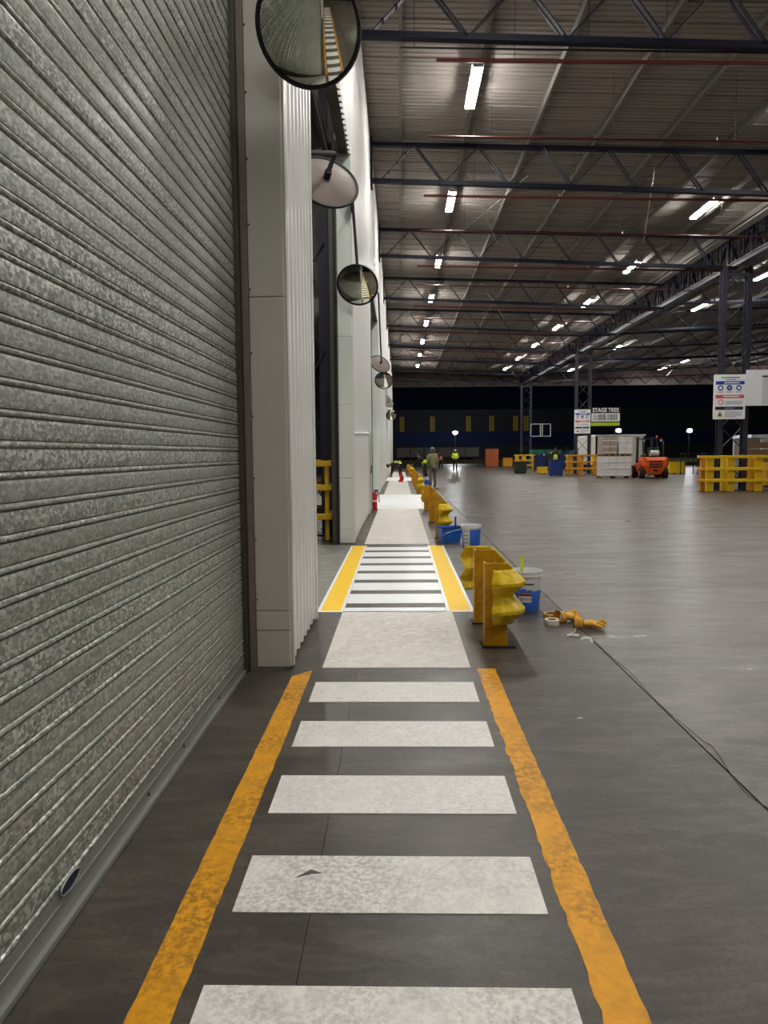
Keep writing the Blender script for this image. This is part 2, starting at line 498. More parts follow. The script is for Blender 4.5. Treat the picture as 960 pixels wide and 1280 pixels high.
# ------------------------------------------------------------------ left wall
ZR = 10.1            # underside of the roof sheeting at the wall
def roof_z(x):
    return 10.10 - 0.037 * (x + 0.75)
def ibr(width, h, z0):
    """one trapezoidal cladding sheet: width along y, ribs towards +x"""
    m = MB()
    p = width / 4
    prof = [(0, 0)]
    for k in range(4):
        y = k * p
        prof += [(y + p * 0.56, 0), (y + p * 0.66, 0.034), (y + p * 0.90, 0.034), (y + p, 0)]
    vs = []
    for y, x in prof:
        vs += [(x, y, z0), (x, y, z0 + h)]
    back = [(x - 0.012, y, z) for x, y, z in vs]
    n = len(prof)
    fs = []
    for i in range(n - 1):
        fs.append((2 * i, 2 * i + 2, 2 * i + 3, 2 * i + 1))
        fs.append((2 * n + 2 * i + 1, 2 * n + 2 * i + 3, 2 * n + 2 * i + 2, 2 * n + 2 * i))
        fs.append((2 * i, 2 * n + 2 * i, 2 * n + 2 * i + 2, 2 * i + 2))
    fs.append((0, 1, 2 * n + 1, 2 * n))
    e = 2 * n - 2
    fs.append((e, 2 * n + e, 2 * n + e + 1, e + 1))
    return m.add(vs + back, fs)
wall = thing('wall_left', 'tall white ribbed-steel wall with dock openings', 'wall', kind='structure')
sheet_full = ibr(0.686, ZR - 0.06, 0.06).mesh('cladding_sheet', 'clad')
OPEN_H = 6.25
sheet_top = ibr(0.686, ZR - OPEN_H, OPEN_H).mesh('cladding_sheet', 'clad')
sections = [(-8.0, -1.8), (4.86, 6.38), (11.77, 19.1), (26.2, 38.5), (45, 58), (64, 76)]
gaps_ = [(-1.8, 4.86), (6.38, 11.77), (19.1, 26.2), (38.5, 45), (58, 64)]
def fill(y0, y1, me):
    n = max(1, round((y1 - y0) / 0.686))
    s = (y1 - y0) / n
    for k in range(n):
        put('cladding_sheet', me, wall, (-0.79, y0 + k * s, 0), scale=(1, s / 0.686, 1))
for a, b in sections:
    fill(a, b, sheet_full)
    # solid core, interior lining
    MB().box(-1.02, -0.805, a, b, 0, ZR).build('wall_core', 'flash', wall)
for a, b in gaps_:
    fill(a, b, sheet_top)
    MB().box(-0.95, -0.805, a, b, OPEN_H + 0.02, ZR).build('wall_core', 'guide', wall)
# end posts: flat flashing facing the camera, folded round the corner
def end_post(y, mat, facing=-1, seams=(0.42, 0.28, 2.55), screws=True):
    p = MB()
    t = 0.03
    y0, y1 = (y - t, y) if facing < 0 else (y, y + t)
    zs = [0.02] + sorted(seams) + [OPEN_H - 0.02 if facing > 0 else ZR - 0.1]
    for a, b in zip(zs, zs[1:]):
        pc = MB().box(-1.005, -0.768, y0, y1, a + 0.0015, b - 0.0015).build('corner_flashing', mat, wall, bevel=0.006)
    MB().box(-0.782, -0.752, y if facing < 0 else y - 0.07, y + 0.07 if facing < 0 else y, 0.02, ZR - 0.1).build('corner_fold', mat, wall, bevel=0.004)
    if screws and facing < 0:
        for k in range(11):
            z = 0.5 + k * 0.42
            MB().cyl((-0.994, y0 - 0.006, z), (-0.994, y0, z), 0.006, n=6).build('screw', 'screw', wall)
end_post(4.87, 'flash', -1)
end_post(6.37, 'flash2', 1, (), False)
end_post(11.78, 'flash2', -1, (0.25, 1.1, 2.3, 3.4), False)
end_post(19.09, 'flash2', 1, (), False)
end_post(26.21, 'flash2', -1, (1.6,), False)
end_post(45.01, 'flash2', -1, (), False)
end_post(64.01, 'flash2', -1, (), False)
# dark gable jamb strips at each open doorway
for y in (11.70, 26.12, 44.92):
    MB().box(-1.075, -1.012, y, y + 0.06, 0, OPEN_H).build('jamb_strip', 'dark_steel', wall)
# interior behind the openings
MB().box(-14.2, -14, -10, 76, 0, ZR + 0.2).build('interior_lining', 'interior', wall)
MB().box(-14, -0.95, -10, 76, ZR + 0.02, ZR + 0.1).build('interior_soffit', 'roof', wall)
MB().box(-14, -1.02, 75.8, 76, 0, ZR).build('end_lining', 'interior', wall)
MB().box(-14, -1.02, -10, -9.8, 0, ZR).build('end_lining', 'interior', wall)

# ------------------------------------------------------------------ the closed roller shutter
door = thing('door_1', 'closed galvanised roller shutter beside the yellow line', 'door', kind='structure')
PITCH = 0.0868
def slat_prof():   # bead, two dark grooves, broad face
    front = [(-0.014, 0.0), (-0.002, 0.0012), (0.004, 0.005), (0.0055, 0.0105), (0.004, 0.0160), (-0.002, 0.0195), (-0.014, 0.0207), (-0.014, 0.0222),
             (-0.0005, 0.0235), (0.0012, 0.032), (0.0022, 0.052), (0.0012, 0.074), (-0.0010, 0.0838), (-0.014, 0.0853)]
    return front + [(-0.020, 0.0853), (-0.020, 0.0)]
SX = -1.085
sm = MB().extrude(slat_prof(), -1.78, 4.79, 'xz').mesh('slat', 'galv')
NSL = 73
for k in range(NSL):
    put('slat', sm, door, (SX + random.uniform(-0.0012, 0.0012), 0, 0.135 + k * PITCH))
br = MB().box(SX - 0.012, SX + 0.004, -1.78, 4.79, 0.022, 0.135).build('bottom_rail', 'galv_plain', door)
MB().box(SX - 0.02, SX + 0.022, -1.78, 4.79, 0.004, 0.024).build('rail_lip', 'galv_plain', br)
MB().box(SX + 0.004, SX + 0.008, -1.78, 4.79, 0.085, 0.092).build('rail_ridge', 'galv_plain', br)
for y in (0.9, 1.75, 2.9, 3.4, 4.1):
    MB().cyl((SX + 0.004, y, 0.062), (SX + 0.009, y, 0.062), 0.008, n=8).build('bolt', 'screw', br)
lk = MB()
lk.add([(SX + 0.006, 2.175 + 0.062 * math.cos(t), 0.128 + 0.020 * math.sin(t)) for t in [2 * PI * i / 20 for i in range(20)]] +
       [(SX - 0.004, 2.175 + 0.062 * math.cos(t), 0.128 + 0.020 * math.sin(t)) for t in [2 * PI * i / 20 for i in range(20)]],
       [tuple(range(20))] + [(i, (i + 1) % 20, 20 + (i + 1) % 20, 20 + i) for i in range(20)])
lk.build('lock_hole', 'dark_hole', door, (0.004, 0, 0), label='dark blue oval lock opening')
rg = MB()
for i in range(24):
    t0_, t1_ = 2 * PI * i / 24, 2 * PI * (i + 1) / 24
    rg.cyl((SX + 0.010, 2.175 + 0.066 * math.cos(t0_), 0.128 + 0.024 * math.sin(t0_)), (SX + 0.010, 2.175 + 0.066 * math.cos(t1_), 0.128 + 0.024 * math.sin(t1_)), 0.004, n=5)
rg.build('lock_ring', 'galv_plain', door)
MB().box(-1.10, -1.052, 4.765, 4.80, 0, 6.5).build('guide_channel', 'guide', door, bevel=0.003)
MB().box(-1.09, -1.050, 4.80, 4.838, 0, 6.5).build('guide_web', 'black', door)
MB().box(-1.085, -1.008, 4.838, 4.868, 0, 6.5).build('guide_angle', 'guide_rust', door, bevel=0.003)
MB().box(-1.10, -1.052, -1.8, -1.77, 0, 6.5).build('guide_channel', 'guide', door)

# rolled-up shutters over the open doorways
def rolled(name, y0, y1, lab):
    d = thing(name, lab, 'door', kind='structure')
    MB().cyl((-1.36, y0, 6.55), (-1.36, y1, 6.55), 0.24, n=16).build('shutter_roll', 'guide', d, smooth=True)
    for k in range(4):
        MB().box(-1.105, -1.085, y0 + 0.02, y1 - 0.02, 6.06 + k * 0.085, 6.138 + k * 0.085).build('slat', 'guide', d)
    MB().box(-1.125, -1.065, y0 + 0.02, y1 - 0.02, 5.98, 6.05).build('bottom_rail', 'black', d)
    MB().box(-1.12, -1.055, y1 - 0.055, y1 - 0.0, 0, 6.4).build('guide_channel', 'guide', d)
    MB().box(-1.12, -1.055, y0, y0 + 0.055, 0, 6.4).build('guide_channel', 'guide', d)
rolled('door_2', 6.40, 11.70, 'rolled-up shutter over the first open doorway')
rolled('door_3', 19.12, 26.12, 'rolled-up shutter over the second open doorway')
rolled('door_4', 38.5, 44.92, 'rolled-up shutter over the third open doorway')
# personnel door in the second wall section
pd = MB().box(-0.752, -0.742, 17.15, 18.15, 0.02, 2.05).build('door_5', 'flash', None)
tag(pd, 'flush grey personnel door with black handle beyond the first open doorway', 'door', kind='structure')
MB().box(-0.742, -0.715, 17.98, 18.02, 1.0, 1.2).build('door_handle', 'black', pd)
MB().box(-0.754, -0.735, 17.11, 17.15, 0.0, 2.1).build('door_frame', 'flash2', pd)
MB().box(-0.754, -0.735, 18.15, 18.19, 0.0, 2.1).build('door_frame', 'guide', pd)
MB().box(-0.754, -0.735, 17.15, 18.15, 2.05, 2.1).build('door_frame', 'flash2', pd)
tr = MB().beam((-0.75, 11.85, 1.85), (-0.75, 17.1, 2.0), 0.015, 0.03).build('trim_1', 'clad')  # thin white strip rising slightly along the wall
tag(tr, 'thin white sloping line along the second wall section', 'trim', kind='structure')

# ------------------------------------------------------------------ roof
ceil = thing('ceiling', 'ribbed grey metal roof on galvanised purlins', 'ceiling', kind='structure')
def roof_sheet(x0, x1, wdt=0.69):
    m = MB()
    p = wdt / 4
    prof = [(0, 0.0)]
    for k in range(4):
        y = k * p
        prof += [(y + p * 0.60, 0), (y + p * 0.72, 0.018), (y + p * 0.90, 0.018), (y + p, 0)]
    prof[-1] = (wdt - 0.004, -0.022)
    vs = []
    for y, z in prof:
        vs += [(x0, y, z), (x1, y, z - 0.037 * (x1 - x0))]
    n = len(prof)
    top = [(x, y, z + 0.014) for x, y, z in vs]
    fs = []
    for i in range(n - 1):
        fs.append((2 * i, 2 * i + 1, 2 * i + 3, 2 * i + 2))
        fs.append((2 * n + 2 * i, 2 * n + 2 * i + 2, 2 * n + 2 * i + 3, 2 * n + 2 * i + 1))
    return m.add(vs + top, fs)
rs = roof_sheet(-0.80, 12.55).mesh('roof_sheet', 'roof')
y = -10.0
while y < 76:
    put('roof_sheet', rs, ceil, (0, y, roof_z(-0.8)))
    y += 0.69
rs2 = MB()
rs2 = roof_sheet(0, 26).mesh('roof_sheet', 'roof')
y = 10.0
while y < 76:
    put('roof_sheet', rs2, ceil, (38.6, y + 0.69, roof_z(12.6) + 0.98), rot=(0, 0, PI))
    y += 0.69
GX = 12.55
def cee(x, y0, y1, z, mat='purlin'):
    # cold-formed C purlin, open towards +x
    t, w_, h_ = 0.012, 0.075, 0.19
    pr = [(0, 0), (w_, 0), (w_, 0.022), (w_ - t, 0.022), (w_ - t, t), (t, t), (t, h_ - t), (w_ - t, h_ - t), (w_ - t, h_ - 0.022), (w_, h_ - 0.022), (w_, h_), (0, h_)]
    return MB().extrude([(x + a, z - h_ + b) for a, b in pr], y0, y1, 'xz')
for k in range(8):
    x = 0.02 + 1.735 * k
    if k == 7: x = 11.95
    cee(x, -10, 76, roof_z(x) - 0.008).build('purlin', 'purlin', ceil)
for k in range(13):
    x = 13.6 + 1.9 * k
    cee(x, 20, 76, roof_z(GX) + 0.02 + 0.037 * (x - GX) - 0.96 + 0.94).build('purlin', 'purlin', ceil)
# gutter beside the girder
MB().extrude([(11.98, 9.53), (12.42, 9.53), (12.42, 9.40), (12.10, 9.40), (11.98, 9.49)], -10, 76, 'xz').build('gutter', 'flash', ceil, label='pale gutter strip along the girder')

TY = [13.25] + [12.66 + 7.367 * k for k in range(1, 9)]
def z_bot(x): return 8.90 - 0.048 * (x + 0.75)
def z_top(x): return 9.85 - 0.037 * (x + 0.75)
def angle_pair(m, p, q, s=0.055, gap=0.05):
    for d in (-1, 1):
        off = Vector((0, d * (gap / 2 + 0.012), 0))
        m.beam(Vector(p) + off, Vector(q) + off, 0.02, s, (0, 1, 0.01))
    return m
def make_truss(label):
    t = thing('roof_truss', label, 'truss', group='roof trusses of the main bay')
    # chords: pairs of angles read as a solid navy bar
    MB().beam((-0.75, 0, z_top(-0.75)), (GX, 0, z_top(GX)), 0.14, 0.10).build('top_chord', 'navy', t)
    bc = MB().beam((-0.75, 0, z_bot(-0.75)), (GX, 0, z_bot(GX)), 0.14, 0.11).build('bottom_chord', 'navy', t)
    x = -0.5
    first = True
    while x < GX - 0.3:
        for (xa, xb, dn) in ((x, x + 0.94, False), (x + 0.94, x + 1.735, True)):
            if xb > GX: break
            a = (xa, 0, z_top(xa) if dn else z_bot(xa)); b = (xb, 0, z_bot(xb) if dn else z_top(xb))
            m = MB()
            angle_pair(m, a, b, 0.075 if dn else 0.05, 0.13 if dn else 0.04)
            if first:
                # batten plates across the first pair
                va, vb = Vector(a), Vector(b)
                for f in (0.25, 0.5, 0.75):
                    c = va.lerp(vb, f)
                    m.box(c.x - 0.03, c.x + 0.03, -0.06, 0.06, c.z - 0.02, c.z + 0.02)
            m.build('web_member', 'navy', t)
            first = False
        x += 1.735
    MB().box(-0.75, -0.70, -0.15, 0.15, 8.7, 10.0).build('end_plate', 'navy', t)
    return t
t0 = make_truss('nearest roof truss, crossing the top edge of the picture')
t0.location = (0, TY[0], 0)
index_kids()
for k in range(1, 9):
    c = copy_tree(t0)
    c.location = (0, TY[k], 0)
    c['label'] = '%s roof truss from the camera between white wall and columns' % ORD[k]
# right bay
def make_truss_r(label):
    t = thing('bay_truss', label, 'truss', group='roof trusses of the right bay')
    zb, zt = 8.45, 9.40
    X1 = 38.0
    f = lambda x: 0.03 * (x - GX)
    MB().beam((GX + 0.16, 0, zt), (X1, 0, zt + f(X1)), 0.14, 0.10).build('top_chord', 'navy', t)
    MB().beam((GX + 0.16, 0, zb), (X1, 0, zb + f(X1)), 0.14, 0.10).build('bottom_chord', 'navy', t)
    x = GX + 0.4
    while x < X1 - 2:
        angle_pair(MB(), (x, 0, zb + f(x)), (x + 0.95, 0, zt + f(x)), 0.06).build('web_member', 'navy', t)
        angle_pair(MB(), (x + 0.95, 0, zt + f(x)), (x + 1.9, 0, zb + f(x)), 0.06).build('web_member', 'navy', t)
        x += 1.9
    return t
tr0 = make_truss_r('nearest roof truss of the dark bay right of the columns')
tr0.location = (0, TY[3], 0)
index_kids()
for k in range(4, 9):
    c = copy_tree(tr0)
    c.location = (0, TY[k], 0)
    c['label'] = '%s roof truss of the dark bay right of the columns' % ORD[k - 3]
# longitudinal girder
gd = thing('girder_truss', 'deep navy lattice girder running over the column row', 'girder')
MB().beam((GX, 16, 9.52), (GX, 76, 9.52), 0.26, 0.16).build('top_chord', 'navy', gd)
MB().beam((GX, 16, 8.36), (GX, 76, 8.36), 0.30, 0.14).build('bottom_chord', 'navy_grey', gd)
MB().box(GX - 0.19, GX - 0.14, 16, 76, 8.42, 8.46).build('cable_tray', 'fascia', gd, label='pale cable tray along the bottom chord')
y = 16.2
k = 0
while y < 75:
    for d in (0.3, 0.62, 1.24, 1.56):
        MB().beam((GX - 0.1, y + d, 8.40), (GX - 0.1, y + d, 9.46), 0.04, 0.05, (1, 0, 0)).build('hanger_bar', 'navy', gd)
    MB().beam((GX, y, 8.40), (GX, y + 0.92, 9.46), 0.10, 0.12, (1, 0, 0)).build('web_member', 'navy', gd)
    MB().beam((GX, y + 0.92, 9.46), (GX, y + 1.84, 8.40), 0.10, 0.08, (1, 0, 0)).build('web_member', 'navy', gd)
    MB().beam((GX, y + 0.92, 8.40), (GX, y + 0.92, 9.46), 0.06, 0.06, (1, 0, 0)).build('web_member', 'navy', gd)
    y += 1.842
# far end fascia of the canopy
fa = thing('roof_fascia', 'grey fascia beam closing the far end of the canopy', 'fascia')
MB().box(-0.75, 40, 76.0, 76.12, 8.45, 9.0).build('lower_board', 'fascia', fa)
MB().box(-0.75, 40, 76.02, 76.14, 9.0, 11.1).build('upper_board', 'fascia2', fa)
x = 0.5
while x < 38:
    MB().beam((x, 75.9, 8.6), (x + 0.9, 75.9, 9.4), 0.07, 0.07).build('brace', 'navy', fa)
    MB().beam((x + 1.8, 75.9, 8.6), (x + 0.9, 75.9, 9.4), 0.07, 0.07).build('brace', 'navy', fa)
    x += 1.8

# sprinkler pipes across the bays
n = 0
for k in range(6):
    for dy, lab in ((0.22, 'under'), (3.4, 'beyond')):
        zz = lambda x: 8.58 - 0.03 * x
        if dy > 1:
            zz = lambda x: 8.62 - 0.034 * x
        t = thing('sprinkler_pipe', 'thin red sprinkler pipe just %s the %s roof truss' % ('behind' if dy < 1 else 'midway past', ORD[k]), 'pipe', group='red sprinkler pipes')
        yy = TY[k] + dy
        MB().cyl((0.7, yy, zz(0.7)), (12.3, yy, zz(12.3)), 0.028 if dy > 1 else 0.036, n=8).build('pipe', 'red_pipe', t, smooth=True)
        for x in (1.7, 4.4, 7.1, 9.8):
            MB().cyl((x, yy, zz(x) + 0.02), (x, yy, zz(x) + 0.10), 0.012, n=6).build('sprinkler_head', 'brass', t)
            MB().cyl((x + 0.4, yy, zz(x)), (x + 0.4, yy, roof_z(x) + 0.0), 0.004, n=5).build('hanger', 'dark_steel', t)
        n += 1
# conduits across the first bay
cnd = thing('conduit_run', 'thin dark conduit slung just behind the nearest truss', 'conduit')
MB().tube([(0.05, 13.4, 8.75), (6, 13.4, 8.55), (12.3, 13.4, 8.35)], 0.016).build('pipe', 'black', cnd)
for x in (0.3, 3.4, 6.8, 10.2):
    MB().cyl((x, 13.4, 8.74 - 0.033 * x), (x, 13.4, roof_z(x) - 0.05), 0.006, n=5).build('hanger', 'black', cnd)
# roof bracing rods
for (xa, xb, k, lab) in ((1.9, 3.6, 1, 'near the wall beyond the second truss'), (7.0, 8.9, 1, 'mid-bay beyond the second truss'), (4.2, 6.0, 3, 'mid-bay beyond the fourth truss')):
    t = thing('bracing_rods', 'crossed pale bracing rods %s' % lab, 'bracing', group='crossed roof bracing')
    y0, y1 = TY[k] + 0.3, TY[k + 1] - 0.6
    MB().cyl((xa, y0, 9.2), (xb, y1, 9.1), 0.014, n=6).build('rod', 'rod', t)
    MB().cyl((xb, y0, 9.1), (xa, y1, 9.2), 0.014, n=6).build('rod', 'dark_steel', t)

# ------------------------------------------------------------------ LED strip lamps
led_body = MB().extrude([(-0.125, 0.0), (0.125, 0.0), (0.10, 0.07), (-0.10, 0.07)], -0.95, 0.95, 'xz').mesh('housing', 'housing')
led_diff = MB().extrude([(-0.10, 0.0), (0.10, 0.0), (0.105, -0.025), (0.08, -0.05), (-0.08, -0.05), (-0.105, -0.025)], -0.93, 0.93, 'xz').mesh('diffuser', 'led')  # drawn wider so its shape takes in the glow around the lamp
led_cap = MB().box(-0.115, 0.115, -0.02, 0.02, -0.055, 0.072).mesh('end_cap', 'housing')
led_hang = MB().cyl((0, 0, 0.07), (0, 0, 0.30), 0.006, n=5).mesh('hanger', 'rod')
def led(x, y, z, label, group):
    t = thing('led_strip_lamp', label, 'lamp', (x, y, z), group=group)
    put('housing', led_body, t); put('diffuser', led_diff, t)
    for s in (-0.94, 0.94):
        put('end_cap', led_cap, t, (0, s, 0))
        put('hanger', led_hang, t, (0, s * 0.7, 0))
    return t
for k in range(-3, 8):
    yy = 16.9 + 7.3 * k
    if k < 0:
        la = 'LED strip lamp above the picture near the wall, %s before the first visible' % ['next', 'second', 'third'][-k - 1]
        lb = 'LED strip lamp above the picture near the columns, %s before the first visible' % ['second', 'third', 'fourth'][-k - 1]
    else:
        la = '%s LED strip lamp in the row beside the white wall' % ORD[k]
        lb = '%s LED strip lamp in the row beside the column girder' % ORD[k - 1] if k else 'LED strip lamp beyond the right edge beside the column girder'
    led(1.72, yy, 9.76, la, 'lamps beside the wall')
    led(10.0, yy, 9.40, lb, 'lamps beside the girder')
for k, yy in enumerate((33.6, 40.7, 55.6, 70.4)):
    led(16.7, yy, 9.48, '%s LED strip lamp in the first row right of the columns' % ORD[k], 'lamps of the right bay')
for k, yy in enumerate((67.2, 73.0)):
    led(26.4, yy, 9.80, '%s LED strip lamp in the second row right of the columns' % ORD[k], 'lamps of the right bay')
for k in range(5):  # hall row set close, with added lamps to brighten the doorway
    led(-3.2, 6.5 + 9 * k, 9.2, '%s LED strip lamp in the hall row, extended with added lamps to brighten the doorways' % ORD[k], 'lamps inside the hall')

# ------------------------------------------------------------------ columns
def lattice_column(name, x, y, h, label, half=0.46):
    t = thing(name, label, 'column', (x, y, 0))
    for s in (-1, 1):
        m = MB()
        m.box(s * half - 0.09, s * half + 0.09, -0.13, -0.115, 0, h)
        m.box(s * half - 0.09, s * half + 0.09, 0.115, 0.13, 0, h)
        m.box(s * half - 0.008, s * half + 0.008, -0.115, 0.115, 0, h)
        m.build('leg', 'navy_grey', t)
    z = 0.5
    k = 0
    while z + 1.0 < h:
        s = 1 if k % 2 == 0 else -1
        MB().beam((-s * half, -0.14, z), (s * half, -0.14, z + 0.95), 0.02, 0.07, (0, 1, 0)).build('lacing', 'navy_grey', t)
        MB().beam((s * half, 0.14, z), (-s * half, 0.14, z + 0.95), 0.02, 0.07, (0, 1, 0)).build('lacing', 'navy_grey', t)
        z += 0.95
        k += 1
    for z in (0.45, h - 0.3):
        MB().box(-half, half, -0.145, -0.125, z - 0.06, z + 0.06).build('batten', 'navy_grey', t)
    MB().box(-half - 0.25, half + 0.25, -0.3, 0.3, 0, 0.03).build('base_plate', 'dark_steel', t)
    return t
lattice_column('lattice_column', GX, 27.4, 8.3, 'nearest lattice column, carrying the white safety sign and whiteboard')
lattice_column('lattice_column', GX, 49.5, 8.3, 'lattice column beside the black stage sign')
lattice_column('lattice_column', GX, 71.6, 8.3, 'farthest lattice column beside the empty sign frame')
lattice_column('lattice_column', -1.62, 13.2, 9.9, 'navy lattice column just inside the open doorway', 0.26)

def column_guard(x0, x1, y0, y1, label, mat='guard_y', mat2='guard_o', rails=(0.42, 0.84, 1.28), pw=0.26, name='column_guard', xs=None):
    cx, cy = (x0 + x1) / 2, (y0 + y1) / 2
    t = thing(name, label, 'guard', (cx, cy, 0))
    hx, hy = (x1 - x0) / 2, (y1 - y0) / 2
    h = rails[-1]
    for i, x in enumerate(xs or (-hx + 0.2, -hx + 0.42 * 2 * hx, hx - 0.3)):
        for j, yy in enumerate((-hy, hy)):
            MB().box(x - pw / 2, x + pw / 2, yy - 0.06, yy + 0.06, 0, h + 0.03).build('post', mat if (i + j) % 2 == 0 or j == 0 else mat2, t, bevel=0.01)
            MB().box(x - pw / 2 - 0.04, x + pw / 2 + 0.04, yy - 0.1, yy + 0.1, 0, 0.02).build('foot_plate', 'dark_steel', t)
    for z in rails:
        for yy in (-hy - 0.10, hy + 0.10):
            MB().box(-hx, hx, yy - 0.045, yy + 0.045, z - 0.05, z + 0.05).build('rail', mat, t, bevel=0.01)
        for x in (-hx + 0.05, hx - 0.05):
            MB().box(x - 0.045, x + 0.045, -hy, hy, z - 0.05, z + 0.05).build('side_rail', mat2, t, bevel=0.01)
    return t
column_guard(11.08, 13.35, 26.25, 26.75, 'tall yellow guard frame before the nearest column')
column_guard(10.95, 13.15, 47.0, 47.6, 'ochre and yellow guard frame before the column with the stage sign', 'guard_o', 'guard_y')
column_guard(9.65, 11.55, 60.2, 60.7, 'small bright yellow guard frame left of the green skip')
column_guard(-1.95, -1.17, 12.25, 14.2, 'yellow guard frame just inside the open doorway', rails=(0.43, 0.93, 1.34), pw=0.07, xs=(-0.30, 0.05, 0.30))

# ------------------------------------------------------------------ signs
def text_mesh(s, size, mat, bold=0.0):
    c = bpy.data.curves.new('txt', 'FONT')
    c.body = s; c.size = size; c.extrude = 0.004; c.offset = bold
    c.align_x = 'CENTER'; c.align_y = 'CENTER'
    o = bpy.data.objects.new('txt', c)
    COL.objects.link(o)
    dg = bpy.context.evaluated_depsgraph_get()
    me = bpy.data.meshes.new_from_object(o.evaluated_get(dg))
    bpy.data.objects.remove(o)
    me.materials.clear()
    me.materials.append(MAT[mat])
    return me
def plate(t, x0, x1, z0, z1, y, mat, name, th=0.004, lab=None):
    return MB().box(x0, x1, y - th, y, z0, z1).build(name, mat, t, label=lab)
def disc(t, x, z, r, y, mat, name, inner=None):
    m = MB()
    if inner:
        N = 18
        vs = []
        for rr in (r, inner):
            for yy in (y - 0.004, y):
                vs += [(x + rr * math.cos(2 * PI * i / N), yy, z + rr * math.sin(2 * PI * i / N)) for i in range(N)]
        fs = [(i, (i + 1) % N, 2 * N + (i + 1) % N, 2 * N + i) for i in range(N)] + [(i, (i + 1) % N, N + (i + 1) % N, N + i) for i in range(N)] + [(2 * N + i, 2 * N + (i + 1) % N, 3 * N + (i + 1) % N, 3 * N + i) for i in range(N)]
        m.add(vs, fs)
    else:
        m.cyl((x, y - 0.004, z), (x, y, z), r, n=18)
    return m.build(name, mat, t)
def safety_sign(x0, x1, z0, z1, y, label):
    W, Hh = x1 - x0, z1 - z0
    t = thing('safety_sign', label, 'sign', (x0, y, z0))
    MB().box(0, W, 0, 0.03, 0, Hh).build('board', 'white', t, bevel=0.004)
    P = lambda a, b, c, d, mat, nm, lab=None: plate(t, a * W, b * W, (1 - d) * Hh, (1 - c) * Hh, -0.001, mat, nm, lab=lab)
    P(0.22, 0.80, 0.055, 0.085, 'sign_grey', 'title_line'); P(0.36, 0.68, 0.105, 0.125, 'sign_grey', 'title_line')
    P(0.06, 0.95, 0.15, 0.225, 'board_blue', 'blue_band', 'blue heading band'); 
    plate(t, 0.32 * W, 0.80 * W, (1 - 0.20) * Hh, (1 - 0.175) * Hh, -0.006, 'white', 'band_text')
    for i, u in enumerate((0.21, 0.49, 0.78)):
        disc(t, u * W, (1 - 0.30) * Hh, 0.088 * W, -0.001, 'board_blue', 'icon')
        disc(t, u * W, (1 - 0.30) * Hh, 0.050 * W, -0.006, 'white' if i != 1 else 'sign_grey', 'icon_figure')
        P(u - 0.10, u + 0.10, 0.385, 0.40, 'sign_grey', 'text_line')
    P(0.06, 0.95, 0.455, 0.53, 'board_red', 'red_band', 'salmon red heading band')
    plate(t, 0.30 * W, 0.80 * W, (1 - 0.505) * Hh, (1 - 0.48) * Hh, -0.006, 'white', 'band_text')
    disc(t, 0.23 * W, (1 - 0.62) * Hh, 0.085 * W, -0.001, 'board_red', 'prohibition_ring', 0.062 * W)
    MB().beam((0.18 * W, -0.003, (1 - 0.595) * Hh), (0.28 * W, -0.003, (1 - 0.645) * Hh), 0.004, 0.02, (0, 1, 0)).build('ring_bar', 'board_red', t)
    for v in (0.595, 0.625, 0.655):
        P(0.37, 0.90, v, v + 0.013, 'sign_grey', 'text_line')
    P(0.06, 0.93, 0.72, 0.79, 'board_dark', 'dark_band', 'dark heading band')
    plate(t, 0.34 * W, 0.66 * W, (1 - 0.765) * Hh, (1 - 0.745) * Hh, -0.006, 'sign_grey', 'band_text')
    cx, cz = 0.21 * W, (1 - 0.885) * Hh
    MB().extrude([(cx - 0.11 * W, cz - 0.085 * W), (cx + 0.11 * W, cz - 0.085 * W), (cx, cz + 0.11 * W)], -0.005, -0.001, 'xz').build('warning_triangle', 'sign_yellow', t)
    MB().extrude([(cx - 0.045 * W, cz - 0.06 * W), (cx + 0.045 * W, cz - 0.06 * W), (cx, cz + 0.05 * W)], -0.010, -0.006, 'xz').build('triangle_mark', 'board_dark', t)
    for v in (0.835, 0.87, 0.905, 0.94):
        P(0.36, 0.90 if v < 0.93 else 0.72, v, v + 0.013, 'sign_grey', 'text_line')
    for zz in (0.2 * Hh, 0.8 * Hh):
        MB().box(0.25 * W, 0.75 * W, 0.03, 0.2, zz - 0.02, zz + 0.02).build('bracket', 'dark_steel', t)
    return t
safety_sign(11.69, 12.87, 2.68, 4.33, 27.05, 'white safety notice board on the nearest column')
safety_sign(11.90, 12.98, 2.76, 4.38, 49.15, 'white safety notice board beside the black stage sign')
# stage sign
sg = thing('stage_sign', 'black STAGE TR02 sign with barcode and lime strip', 'sign', (13.02, 49.2, 3.22))
MB().box(0, 2.0, 0, 0.04, 0, 1.30).build('board', 'board_black', sg)
tm = text_mesh('STAGE TR02', 0.38, 'white', 0.008)
put('lettering', tm, sg, (1.0, -0.006, 1.10), rot=(PI / 2, 0, 0), scale=(0.86, 1.0, 1.0))
MB().box(0.04, 1.96, -0.006, -0.001, 0.34, 0.90).build('barcode_panel', 'white', sg)
xx = 0.14
while xx < 1.80:
    bw = random.choice((0.018, 0.03, 0.05))
    MB().box(xx, xx + bw, -0.011, -0.007, 0.42, 0.84).build('barcode_bar', 'board_black', sg)
    xx += bw + random.choice((0.02, 0.035, 0.05))
MB().box(0.0, 1.96, -0.006, -0.001, 0.05, 0.27).build('lime_strip', 'sign_green', sg)
MB().box(-0.35, 0.05, 0.04, 0.09, 0.6, 0.68).build('bracket', 'dark_steel', sg)
